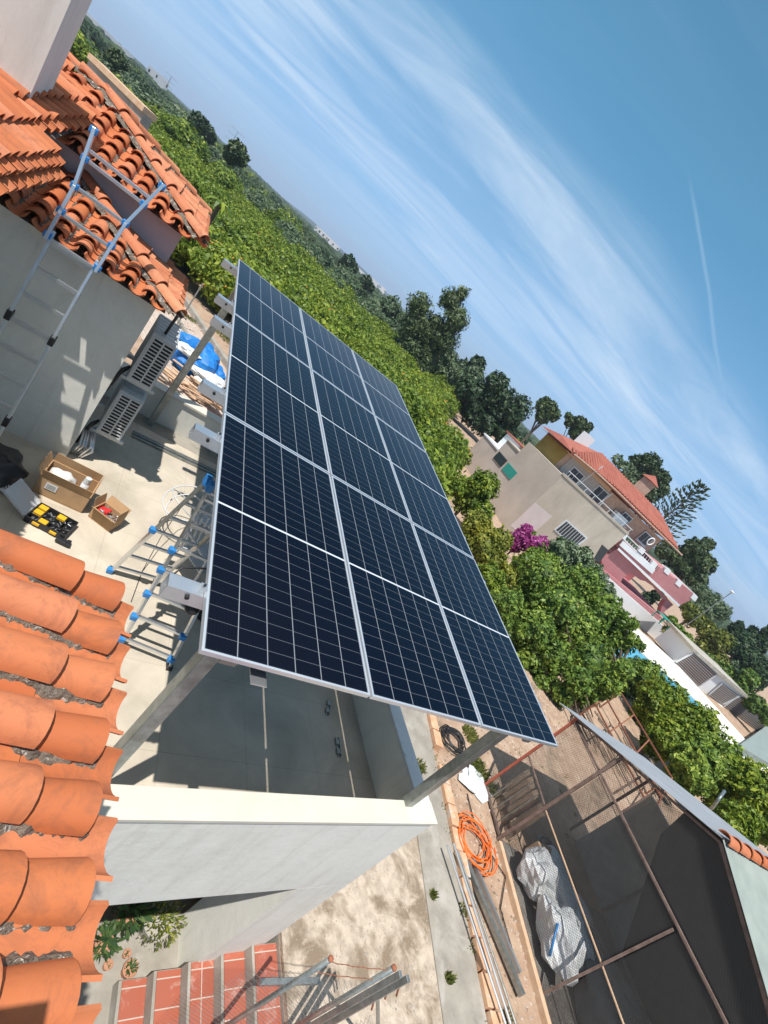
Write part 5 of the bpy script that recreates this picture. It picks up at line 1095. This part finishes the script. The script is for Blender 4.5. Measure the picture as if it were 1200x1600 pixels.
# white houses in the distance
def far_house(x, y, dist, w_, h_, dz, label, mat='farwhite'):
    if dist > 400: x += 4.8; y -= 5.6
    d = ray(x, y); h = math.hypot(d.x,d.y); p = CAM+d*(dist/h); fx = Vector((d.x,d.y,0)).normalized(); sx = Vector((fx.y,-fx.x,0)); z = p.z
    t = thing('distant_house', (p.x,p.y,z-h_-dz), label, 'house', 'white houses on the skyline'); f = MB(); f.obox(Vector((p.x,p.y,z-(h_+dz)/2)), sx*w_/2, fx*w_*.4, (0,0,(h_+dz)/2)); f.build('wall', M[mat], t)
    f = MB()
    for k in range(max(2, int(w_/5))): f.obox(Vector((p.x,p.y,z-h_*.45))-fx*(w_*.4+.05)+sx*(w_*(-.4+.8*k/max(1, int(w_/5)-1))), sx*w_*.05, fx*.04, (0,0,h_*.16))
    f.build('window', M['glassdark'], t)
for k, (x, y, dd, w_, h_) in enumerate(((150,42,620,26,9),(165,58,600,20,8),(178,70,640,24,7),(188,80,600,18,9),(143,36,640,18,7),(242,120,560,14,7),(251,127,520,10,6),(506,372,700,22,8),(518,384,680,18,7),(497,364,720,14,7),(512,392,640,14,6),(560,428,800,12,8),(583,445,800,14,7),(595,455,780,10,6),(575,438,820,12,7),(275,165,260,16,4),(318,215,150,6,3.4),(327,223,150,4,3))):
    far_house(x, y, dd, w_, h_, 22, ['leftmost white block','second white block','third white block','bluish white block','tiny white block','small white house','smaller white house'][k % 7]+' '+('at the upper left skyline' if k < 5 else 'below the pylon' if k < 7 else 'on the low hill beyond the orchard' if k < 15 else 'among the trees left of the big pine')+', number %d from the left' % (k+1) if False else ['white','pale','low white','bluish white','tiny white','small square','smaller square','long white','stepped white','narrow white','lower white','far left hill','far middle hill','far right hill','small hill','long flat pale','ruined pale','broken pale'][k]+' distant building '+('near the upper left skyline' if k < 5 else 'on the skyline below the first pylon' if k < 7 else 'on the low hill left of the casuarina' if k < 15 else 'among the trees above the tiled house'))
def pylon(x, y, dist, hh, label, name='pylon'):
    d = ray(x, y); h = math.hypot(d.x,d.y); p = CAM+d*(dist/h); t = thing(name, (p.x,p.y,GZ), label, 'pylon'); f = MB(); b = .03*dist*.06
    f.tube([(p.x-b,p.y,GZ),(p.x,p.y,p.z)], .12*dist/400, 4); f.tube([(p.x+b,p.y,GZ),(p.x,p.y,p.z)], .12*dist/400, 4); f.build('mast', M['galv'], t)
    f = MB(); sx = Vector((d.y,-d.x,0)).normalized()*hh*.14
    for k in (0,.1,.2): c = Vector((p.x,p.y,p.z-hh*k)); f.tube([c-sx, c+sx], .1*dist/400, 4)
    f.build('cross_arm', M['galv'], t)
pylon(268,120,420,26,'lattice pylon with cross arms on the left skyline'); pylon(372,206,140,12,'thin pole with insulators rising behind the big dark pine', 'utility_pole')
# banana plant in the orchard
q = at(345,318,2,GZ+1.5); q = CAM+ray(345,318)*(34/math.hypot(ray(345,318).x, ray(345,318).y)); t = thing('banana_plant', (q.x,q.y,GZ), 'banana plant with long drooping leaves among the orange trees', 'plant')
f = MB(); rn = random.Random(5)
for k in range(12):
    a = k*.55; L_ = rn.uniform(.7,1.2); p0 = Vector((q.x,q.y,q.z-.3)); d = Vector((math.cos(a),math.sin(a),0)); pts = [p0, p0+d*L_*.4+Vector((0,0,.4)), p0+d*L_*.8+Vector((0,0,.3)), p0+d*L_*1.2+Vector((0,0,-.1))]; s = d.cross(Vector((0,0,1)))*.11; f.tone = rn.random()
    f.add([pts[0]-s*.3,pts[0]+s*.3,pts[1]+s,pts[1]-s,pts[2]+s,pts[2]-s,pts[3]], [(0,1,2,3),(3,2,4,5),(5,4,6)])
f.build('leaves', M['citrus'], t); f = MB(); f.tube([(q.x,q.y,GZ),(q.x,q.y,q.z-.2)], .12, 8); f.build('stem', M['bark'], t)
# old lime wall behind the roofs
wa, wb = CAM+ray(147,98)*0, None
def hd(x, y, dist): d = ray(x,y); h = math.hypot(d.x,d.y); return CAM+d*(dist/h)
a, b = hd(148,97,17), hd(238,172,15); f = MB(); dv = (b-a); dv.z = 0; nv = Vector((-dv.y,dv.x,0)).normalized()*.12
zt = (a.z+b.z)/2; t = thing('old_lime_wall', (a.x,a.y,GZ), 'old grey lime-washed wall with stone coping behind the tiled roofs', 'wall')
f.hexa([(p_.x,p_.y,GZ) for p_ in (a-nv,b-nv,b+nv,a+nv)], [(p_.x,p_.y,zt-.1) for p_ in (a-nv,b-nv,b+nv,a+nv)]); f.build('wall', M['greywall'], t)
f = MB(); nv *= 1.5; f.hexa([(p_.x,p_.y,zt-.098) for p_ in (a-nv,b-nv,b+nv,a+nv)], [(p_.x,p_.y,zt+.02) for p_ in (a-nv,b-nv,b+nv,a+nv)]); f.build('coping', M['woodlight'], t)

# near trees
free_tree('leafy_tree', [(845,900,36),(815,935,34),(870,940,42),(900,985,40),(850,990,42),(880,1040,44),(920,1030,36),(860,1075,28),(905,1085,24),(820,1010,28),(800,965,30),(790,925,26),(800,1020,20),(830,1060,22),(775,905,22)], 24, 'big leafy green tree beyond the right edge of the panels', 'tree', 'bright', 24000, .10, None, (880,1090), 71, rr=.18, depth=.55, tonebias=.58)
free_tree('leafy_tree', [(905,915,32),(940,955,30),(960,1000,26),(975,970,14),(985,1000,12),(945,1050,20),(925,985,24),(990,975,9),(1000,1010,8)], 25.5, 'ragged green tree spreading in front of the white garden wall', 'tree', 'bright', 15000, .10, None, (930,1080), 171, rr=.14, depth=.6, core=False, tonebias=.45)
free_tree('leafy_tree', [(880,865,24),(905,880,22),(860,880,20),(925,900,20),(940,925,18),(850,860,14),(915,865,10)], 29, 'greyish shrubby tree between the bougainvillea and the pink porch', 'tree', 'olive', 11000, .12, None, None, 72, rr=.12, tonebias=.7)
free_tree('citrus_tree', [(755,850,30),(745,820,22),(770,880,24),(790,905,22),(780,845,20)], 23.5, 'orange tree heavy with yellow leaves beside the panel edge', 'orange tree', 'yellowish', 9000, .10, None, None, 73, rr=.1)
free_tree('citrus_tree', [(735,780,26),(755,760,24),(720,760,18),(750,800,22)], 27, 'green orange tree hugging the right panel edge', 'orange tree', 'citrus', 8000, .11, None, None, 74, rr=.1)
free_tree('bougainvillea', [(815,838,13),(828,850,14),(805,850,11),(845,848,11),(822,828,9),(800,840,8)], 27.5, 'magenta bougainvillea climbing the annex corner', 'bougainvillea', 'magenta', 3600, .10, None, None, 75, rr=.06, gz=GZ)
free_tree('bougainvillea_leaves', [(835,874,18),(855,880,16),(815,882,14)], 26.5, 'green shrub below the magenta bougainvillea', 'shrub', 'bright', 5000, .12, None, None, 76, rr=.06)
gl = ['at the upper left of the row','second in the row','third in the row','fourth in the row','fifth in the row','sixth in the row','at the lower right of the row']
for k, (x, y, r, dd) in enumerate(((1000,1060,24,31),(1030,1100,30,29),(1075,1140,34,28),(1110,1190,34,26),(1150,1225,34,25.5),(1190,1270,36,24.5),(1085,1200,28,23.5),(1150,1290,26,21),(1040,1150,26,25))):
    free_tree('citrus_tree', [(x,y,r),(x-r*.7,y+r*.5,r*.75),(x+r*.6,y-r*.3,r*.8),(x+r*.3,y+r*.7,r*.7),(x-r*.3,y-r*.6,r*.7)], dd, 'round orange tree between pen and pool, '+(gl+['behind the grey roof ridge','beside the rusty rack'])[k], 'orange tree', 'citrus' if k % 3 else 'bright', 8500, .105, 'orange trees between the pen and the pool', None, 90+k, rr=.1)
# small plants on the soil
def tuft(x, y, z, r, n, h, label, mat='grass', seed=1, nm='grass_tuft'):
    c = at(x,y,2,z); f = MB(); rn = random.Random(seed)
    for i in range(n):
        a = rn.uniform(0,6.28); d = r*rn.random()**.7; p = Vector((c.x+d*math.cos(a), c.y+d*math.sin(a), z)); l = h*rn.uniform(.5,1.2); u = Vector((rn.gauss(0,.35),rn.gauss(0,.35),1)).normalized()*l; s = Vector((rn.gauss(0,1),rn.gauss(0,1),0)).normalized()*.012; f.tone = rn.random(); f.add([p-s,p+s,p+u*.6+s,p+u,p+u*.6-s], [(0,1,2,3,4)])
    o = single(f, nm, M[mat], (c.x,c.y,z), label, 'grass'); o['kind'] = 'stuff'
for k, (x, y, r, n) in enumerate(((745,1200,.35,700),(735,1150,.3,500),(610,1120,.25,260),(770,1235,.2,260),(720,1425,.12,220),(700,1530,.07,110),(675,1400,.06,70),(712,1290,.12,160),(295,498,.35,300),(655,1200,.2,120),(790,1590,.1,100),(340,480,.9,600),(355,530,.7,500))):
    tuft(x, y, GZ+.01 if x > 702 or x < 400 else -2.42, r, n, .12, ['green weeds on the soil under the right post','green weeds near the black hose coil','dry weeds beside the grey side coping','weeds in the shadow by the pen corner','small plant growing out of the kerb','tiny weed on the footpath edge','tiny weed in a crack of the footpath','weeds beside the orange coil','bushy weed on the rubble path edge','sparse weeds beside the brick kerb','weeds at the bottom edge by the tubes','grass under the first orange trees','grass patch by the orchard kerb'][k], seed=k)

free_tree('citrus_tree', [(765,905,24),(785,940,24),(770,930,20),(795,975,22),(812,1010,20),(830,1040,16)], 21.5, 'orange tree squeezed between the panel edge and the big leafy tree', 'orange tree', 'citrus', 7000, .10, None, None, 175, rr=.08)
free_tree('undergrowth', [(845,1085,12),(870,1098,12),(890,1105,10),(825,1065,12),(905,1095,12)], 22, 'low green undergrowth at the foot of the big leafy tree', 'shrub', 'olive', 3500, .09, None, None, 176, trunk=False, core=False)
free_tree('bougainvillea_sprays', [(822,838,13),(845,852,11),(805,855,10)], 27.6, 'green leaves and twigs mixed through the magenta bougainvillea', 'shrub', 'bright', 1100, .10, None, None, 177, trunk=False, core=False)

free_tree('leafy_tree', [(800,985,28),(825,1030,28),(850,1065,22),(880,1085,18),(790,945,26),(905,1065,22),(835,985,30),(865,1030,28)], 19.8, 'bright green bush filling the gap below the big leafy tree by the panel edge', 'tree', 'bright', 17000, .085, None, (850,1085), 178, rr=.1, depth=.6, tonebias=.55)
free_tree('leafy_tree', [(930,1075,22),(955,1065,20),(915,1090,16),(975,1045,16)], 21, 'leafy bush between the big tree and the rusty rack', 'tree', 'bright', 6000, .085, None, None, 179, rr=.08, depth=.6)

# ------------------------------------------------------------------ villa
VA = R(-8); VC, VS = math.cos(VA), math.sin(VA); V0 = Vector((27.7,23.7,0)); UU = Vector((VC,VS,0)); WW = Vector((-VS,VC,0)); ZZ = Vector((0,0,1))
def V(u, w_, z): return V0+UU*u+WW*w_+ZZ*z
def vp(x, y, w_): return atp(x, y, V0+WW*w_, WW)
vi = thing('villa', V(9,6,GZ), 'two storey villa with beige annex, pink balcony and red tile roof', 'house')
def vbox(name, u0, u1, w0, w1, z0, z1, mat, par=None, label=None):
    f = MB(); f.hexa([V(u0,w0,z0),V(u1,w0,z0),V(u1,w1,z0),V(u0,w1,z0)], [V(u0,w0,z1),V(u1,w0,z1),V(u1,w1,z1),V(u0,w1,z1)]); return f.build(name, M[mat], par or vi, label=label)
def vquad(name, px, w_, depth, mat, par=None):   # front outline measured at depth w_, given real thickness
    f = MB(); a = [vp(x, y, w_) for x, y in px]; n = len(a); f.add(a+[p_+WW*depth for p_ in a], [tuple(range(n))[::-1], tuple(range(n,2*n))]+[(i,(i+1) % n,n+(i+1) % n,n+i) for i in range(n)]); return f.build(name, M[mat], par or vi)
an = vbox('annex_wall', 0, 9.25, 0, 6.2, GZ, 3.42, 'villacement'); vbox('annex_parapet', -.05, 9.3, -.06, .25, 3.421, 3.6, 'villacement', an)
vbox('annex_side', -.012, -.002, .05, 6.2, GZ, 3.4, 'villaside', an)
wi = vquad('annex_window', [(866,828),(885,812),(919,841),(897,858)], -.06, .055, 'whitemetal')
vquad('pane', [(869,828),(885.5,815),(915,841),(897,854)], -.075, .012, 'glassdark', wi)
for k in range(9):
    x = 870+3.4*k; f = MB(); a = vp(866+3.6*k+2, 827+3.1*k+1, -.12); b = vp(885+3.6*k*.95+1, 812+3.1*k*.95+1, -.12); f.bar(a, b, .03); f.build('window_bar', M['whitemetal'], wi)
do = vquad('low_opening', [(928,873),(941,851),(951,860),(936,880)], -.03, .025, 'glassdark')
# lower side buildings stepping away to the left
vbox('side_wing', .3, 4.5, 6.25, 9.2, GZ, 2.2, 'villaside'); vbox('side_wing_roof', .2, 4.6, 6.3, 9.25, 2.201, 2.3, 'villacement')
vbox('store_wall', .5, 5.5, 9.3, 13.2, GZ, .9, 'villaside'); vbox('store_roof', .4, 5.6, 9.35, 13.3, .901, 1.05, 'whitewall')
vbox('yellow_wall', 1.66, 1.695, 3.7, 7.5, 3.35, 4.9, 'yellowwall')
vbox('outhouse', 2.2, 6.5, 9.8, 13.0, 1.052, 2.5, 'whitewall'); vbox('outhouse_roof', 2.0, 6.7, 9.6, 13.2, 2.501, 2.65, 'rooftile_far')
for k, (w0, z0, mt_) in enumerate(((4.2,.2,'teal'),(6.9,.2,'glassdark'))):
    vbox('side_window', -.08+(.3 if k else 0), -.014+(.3 if k else 0), w0, w0+1.9, z0, z0+.8, mt_)
# upper floor and roof
vbox('upper_wall', 1.7, 17.2, 3.6, 7.6, 3.3, 5.1, 'villabrick')
vbox('upper_wall_porch', 1.3, 7.6, 3.3, 3.59, 4.9, 5.2, 'woodlight')
vbox('recess', 2.2, 8.2, 3.52, 3.59, 3.45, 4.9, 'greyplaster')
for (u0, u1, z0, z1) in ((3.0,4.6,3.5,4.5),(6.4,8.0,3.45,4.8),(10.9,12.3,3.7,4.7),(14.6,16.2,3.6,4.7)):
    wn = vbox('window', u0, u1, 3.46, 3.515, z0, z1, 'whitemetal'); vbox('pane', u0+.1, (u0+u1)/2-.04, 3.44, 3.456, z0+.1, z1-.1, 'glassdark', wn); vbox('pane', (u0+u1)/2+.04, u1-.1, 3.44, 3.456, z0+.1, z1-.1, 'glassdark', wn)
vbox('white_box', 9.9, 11.6, 3.0, 3.45, 3.45, 4.25, 'whitewall')
rf = MB(); ez, rz_ = 5.1, 6.75
L0, L1, F0, B0, Rw = .9, 18.2, 2.4, 8.0, 5.4
rf.add([V(L0,F0,ez),V(4.6,F0,ez+.35),V(L1,F0,ez+.35),V(L1,B0,ez+.35),V(L0,B0,ez),V(5.6,Rw,rz_),V(16.5,Rw,rz_-.1),V(L0+.3,Rw,ez+.5)],
       [(0,1,5,7),(1,2,6,5),(2,3,6),(3,4,5,6),(4,7,5),(0,7,4)]); 
rf.add([V(L0,F0,ez-.15),V(4.6,F0,ez+.2),V(L1,F0,ez+.2),V(L1,B0,ez+.2),V(L0,B0,ez-.15)], [(0,4,3,2,1)])
rf.add([V(L0,F0,ez-.15),V(4.6,F0,ez+.2),V(L1,F0,ez+.2),V(L0,F0,ez),V(4.6,F0,ez+.35),V(L1,F0,ez+.35)], [(0,1,4,3),(1,2,5,4)])
ro = rf.build('roof', M['rooftile_far'], vi)
ri = MB()
for k in range(43):
    u = L0+.15+.4*k
    zf = ez+(.35*min(1, (u-L0)/6.0)); kk = min(1, max(.18, (u-L0)/4.7)) if u < 5.6 else (1 if u < 16.5 else max(.1, 1-(u-16.5)/1.8))
    zt_ = zf+(rz_-zf)*kk; ri.tube([V(u,F0-.05,zf+.03), V(u+ (0 if u > 5.6 else .1), F0+(Rw-F0)*kk, zt_+.03)], .13, 6)
ri.build('tile_rows', M['rooftile_far'], ro)
for (u, w_, z0, z1, r_, mt_, nm) in ((3.6,5.8,5.6,7.2,.45,'whitewall','chimney'),(13.2,6.4,5.8,8.3,.5,'villabrick','chimney')):
    c = vbox(nm, u, u+2*r_, w_, w_+2*r_, z0, z1, mt_, ro); 
f = MB(); a = [V(13.0,6.2,8.31),V(14.4,6.2,8.31),V(14.4,7.6,8.31),V(13.0,7.6,8.31),V(13.7,6.9,8.95)]; f.add(a, [(0,1,4),(1,2,4),(2,3,4),(3,0,4),(3,2,1,0)]); f.build('chimney_cap', M['rooftile_far'], ro)
f = MB(); f.tube([V(4.3,3.0,3.5),V(4.3,2.6,6.0)], .05, 6); f.build('awning_pole', M['whitemetal'], vi); f = MB(); f.tube([V(7.4,2.9,3.5),V(7.4,2.7,5.0)], .06, 6); f.build('awning_pole', M['whitemetal'], vi)
for u in range(1, 18, 3): f = MB(); f.tube([V(u+.1,F0-.12,5.05+.06*min(u,5)), V(u+3,F0-.12,5.05+.06*min(u+3,5))], .07, 6); f.build('gutter', M['villabrick'], vi)
for (u0, u1, z0) in ((3.0,4.6,3.42),(10.9,12.3,3.62),(14.6,16.2,3.52)): vbox('window_sill', u0-.12, u1+.12, 3.34, 3.455, z0, z0+.08, 'whitewall')
for k in range(9): f = MB(); f.tube([V(.3+1.1*k,-.02,3.6), V(.3+1.1*k,-.02,3.95)], .025, 5); f.build('railing_post', M['whitemetal'], vi)
f = MB(); f.tube([V(0,-.02,3.95), V(9.25,-.02,3.95)], .03, 5); f.build('railing', M['whitemetal'], vi)
for u in (1.5, 6.0): vbox('render_crack', u, u+.03, -.006, -.001, -1.0, 3.3, 'villaside')
vbox('pink_patch', .02, 2.2, -.012, -.003, -2.0, .6, 'pinkwall')
# pink porch and balcony
vquad('balcony', [(966,857),(977,846),(1025,893),(1030,886),(1090,932),(1062,946)], 2.0, 3.4, 'villapink')
vquad('balcony_cornice', [(965,859),(967,856),(1063,946),(1060,948)], 1.93, .06, 'whitewall')
vquad('porch_wall', [(940,873),(965,857),(1000,893),(985,895),(972,905),(968,917),(941,890)], 2.3, .5, 'villapink')
vquad('porch_pillar', [(1034,948),(1043,935),(1052,945),(1030,962)], 2.25, .5, 'villapink')
vquad('porch_arch', [(985,895),(1000,893),(1043,934),(1038,938),(1020,916),(1008,908),(1000,906)], 2.35, .4, 'villapink')
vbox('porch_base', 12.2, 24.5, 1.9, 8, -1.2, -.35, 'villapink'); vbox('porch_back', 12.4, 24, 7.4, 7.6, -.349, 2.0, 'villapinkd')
for k, (x, y) in enumerate(((975,834),(1003,857),(1022,879),(1043,889),(1061,908),(1085,930))):
    vquad('balustrade_pillar', [(x-6,y+4),(x-1,y-3),(x+6,y+3),(x+1,y+10)], 1.95, .3, 'whitewall')
f = MB()
for (a, b) in (((976,833),(1025,880)),((1035,882),(1088,931)),((972,840),(1020,886)),((1030,890),(1080,935))): f.bar(vp(*a,2.05), vp(*b,2.05), .08)
for k in range(34): t_ = k/33; a, b = vp(974,838,2.1).lerp(vp(1087,933,2.1), t_), vp(968,846,2.1).lerp(vp(1080,941,2.1), t_); f.bar(a, b, .035)
f.build('handrail', M['whitewall'], vi)
vquad('balcony_kerb', [(968,852),(974,845),(1024,890),(1019,897)], 1.9, .09, 'whitewall')
f = MB(); q = vp(1017,846,1.9); f.tube([q+UU*.36*math.cos(a)+ZZ*.36*math.sin(a) for a in [i*.4 for i in range(16)]], .05, 6, closed=True); dish = f.build('satellite_dish', M['whitewall'], vi)
# garden wall, pool, shed
gw = thing('white_garden_wall', V(18,1.8,-2), 'long white retaining wall between the pink porch and the pool', 'wall')
f = MB(); a = [vp(940,893,1.6), vp(1025,968,1.6), vp(1083,1019,1.6), vp(1055,1036,1.6), vp(1000,985,1.6), vp(930,915,1.6)]; f.add(a+[p_+WW*.25 for p_ in a], [tuple(range(6))[::-1], tuple(range(6,12))]+[(i,(i+1) % 6,6+(i+1) % 6,6+i) for i in range(6)]); f.build('wall', M['whitewall'], gw)
dk = MB(); z = -1.9
pts = [at(925,925,2,z), at(1000,985,2,z), at(1056,1036,2,z), at(1160,1150,2,z), at(1215,1215,2,z), at(1150,1190,2,z), at(1088,1094,2,z), at(1000,1017,2,z), at(930,960,2,z)]
dk.add([(q.x,q.y,z) for q in pts]+[(q.x,q.y,GZ) for q in pts], [tuple(range(9))]+[(i,(i+1) % 9,9+(i+1) % 9,9+i) for i in range(9)]); struct(dk, 'pool_deck', M['whiteroom'])
po = MB(); pts = [at(930,962,2,-1.95), at(1000,1019,2,-1.95), at(1088,1096,2,-1.95), at(1150,1192,2,-1.95), at(1110,1200,2,-1.95), at(1040,1110,2,-1.95), at(940,1010,2,-1.95)]
po.add([(q.x,q.y,-1.95) for q in pts], [tuple(range(7))]); struct(po, 'pool_water', M['poolblue'])
sd = thing('louvred_shed', V(32,0,-3), 'low white garden shed with brown louvred panels and white frames', 'shed')
def squad(name, px, w_, depth, mat, par=None):
    f = MB(); a = [vp(x, y, w_) for x, y in px]; n = len(a); f.add(a+[p_+WW*depth for p_ in a], [tuple(range(n))[::-1], tuple(range(n,2*n))]+[(i,(i+1) % n,n+(i+1) % n,n+i) for i in range(n)]); return f.build(name, M[mat], par or sd)
SW_ = -4.2
squad('wall', [(1055,1037),(1084,1017),(1215,1133),(1210,1180),(1160,1148)], SW_, 3, 'whitewall')
squad('roof', [(1082,1018),(1084,1013),(1215,1128),(1215,1134)], SW_-.3, 3.5, 'greywall')
for (A4) in (((1056,1035),(1083,1020),(1120,1054),(1093,1072)), ((1107,1086),(1128,1068),(1155,1088),(1130,1100)), ((1131,1104),(1154,1087),(1200,1130),(1182,1146))):
    pnl = squad('louvre_panel', A4, SW_-.12, .08, 'brownslat'); a, b, c, d = [vp(x, y, SW_-.16) for x, y in A4]
    f = MB()
    for k in range(9): t_ = (k+.5)/9; f.bar(a.lerp(b,t_), d.lerp(c,t_), .055, .05)
    f.build('slats', M['greyplaster'], pnl)
    f = MB(); f.bar(a, b, .13, .08); f.bar(d, c, .13, .08); f.build('panel_frame', M['whitemetal'], pnl)
squad('lower_wall', [(1105,1090),(1130,1106),(1180,1150),(1160,1165),(1145,1150)], SW_-.6, .4, 'whiteroom')
t = thing('garden_tank_roof', V(22,-9,-2.4), 'pale grey flat roof at the right edge beside the orange trees', 'roof'); f = MB(); pts = [at(1155,1165,2,-1.4), at(1200,1132,2,-1.4), at(1240,1180,2,-1.4), at(1205,1195,2,-1.4)]
f.add([(q.x,q.y,-1.4) for q in pts]+[(q.x,q.y,GZ) for q in pts], [(0,1,2,3)]+[(i,(i+1) % 4,4+(i+1) % 4,4+i) for i in range(4)]); f.build('slab', M['sheetpale'], t)
# tables, pots and street lamp near the porch
for k, (x, y) in enumerate(((1022,955),(1040,965))):
    q = vp(x, y, .5 if k else 4); t = thing('garden_table', (q.x,q.y,q.z-.8), ['green cloth table inside the pink porch','green cloth table just outside the pink porch'][k], 'table', 'green covered tables by the porch'); f = MB(); f.box(q.x-1.1,q.x+1.1,q.y-.6,q.y+.6,q.z-.05,q.z); f.build('cloth', M['teal'], t)
    for a_ in (-1,1):
        for b_ in (-.5,.5): f = MB(); f.box(q.x+a_-.04,q.x+a_+.04,q.y+b_-.04,q.y+b_+.04,q.z-.8,q.z-.052); f.build('leg', M['teal'], t)
q = hd(1144,925,80); t = thing('street_lamp', (q.x,q.y,GZ), 'white street lamp on a slim mast behind the shrubs', 'street lamp'); f = MB(); e = hd(1128,938,80); f.tube([(q.x,q.y,GZ),(q.x,q.y,q.z-.6),(q.x,q.y,q.z)], .06, 6); f.build('mast', M['galv'], t); f = MB(); f.blob(q, .5,.3,.15, 1, .0); f.build('lamp_head', M['whitemetal'], t)
free_tree('porch_plant', [(1000,945,9),(1012,935,10),(1025,930,8),(990,930,8)], 66, 'green potted shrubs inside the pink porch', 'shrub', 'dark', 2500, .2, None, None, 201, trunk=False)
free_tree('garden_shrub', [(1060,985,8),(1050,970,7),(1072,998,9)], 60, 'leafy shrub on the bank beside the pink pillar', 'shrub', 'bright', 2500, .18, 'shrubs along the white garden wall', None, 202, trunk=False)
free_tree('dry_agave', [(1050,998,8),(1062,1008,8),(1042,985,6)], 57, 'dry straw coloured plant on the white garden wall', 'plant', 'grass', 2000, .3, None, None, 203, trunk=False, tonebias=.85, aspect=.2)

# ------------------------------------------------------------------ haze
f = MB(); f.box(-2950, 2950, -2950, 2950, -4.6, 60)
hm = bpy.data.materials.new('haze'); hm.use_nodes = True; t_ = hm.node_tree
for nn in list(t_.nodes):
    if nn.type == 'BSDF_PRINCIPLED': t_.nodes.remove(nn)
pvn = t_.nodes.new('ShaderNodeVolumePrincipled'); pvn.inputs['Color'].default_value = (.75,.85,1,1); pvn.inputs['Density'].default_value = .00032; pvn.inputs['Anisotropy'].default_value = .2
t_.links.new(pvn.outputs[0], t_.nodes['Material Output'].inputs['Volume'])
hz = f.build('haze', hm, None); hz['kind'] = 'stuff'; hz['label'] = 'thin blue haze over the far trees and hills'; hz['category'] = 'haze'
smooth_tiles()
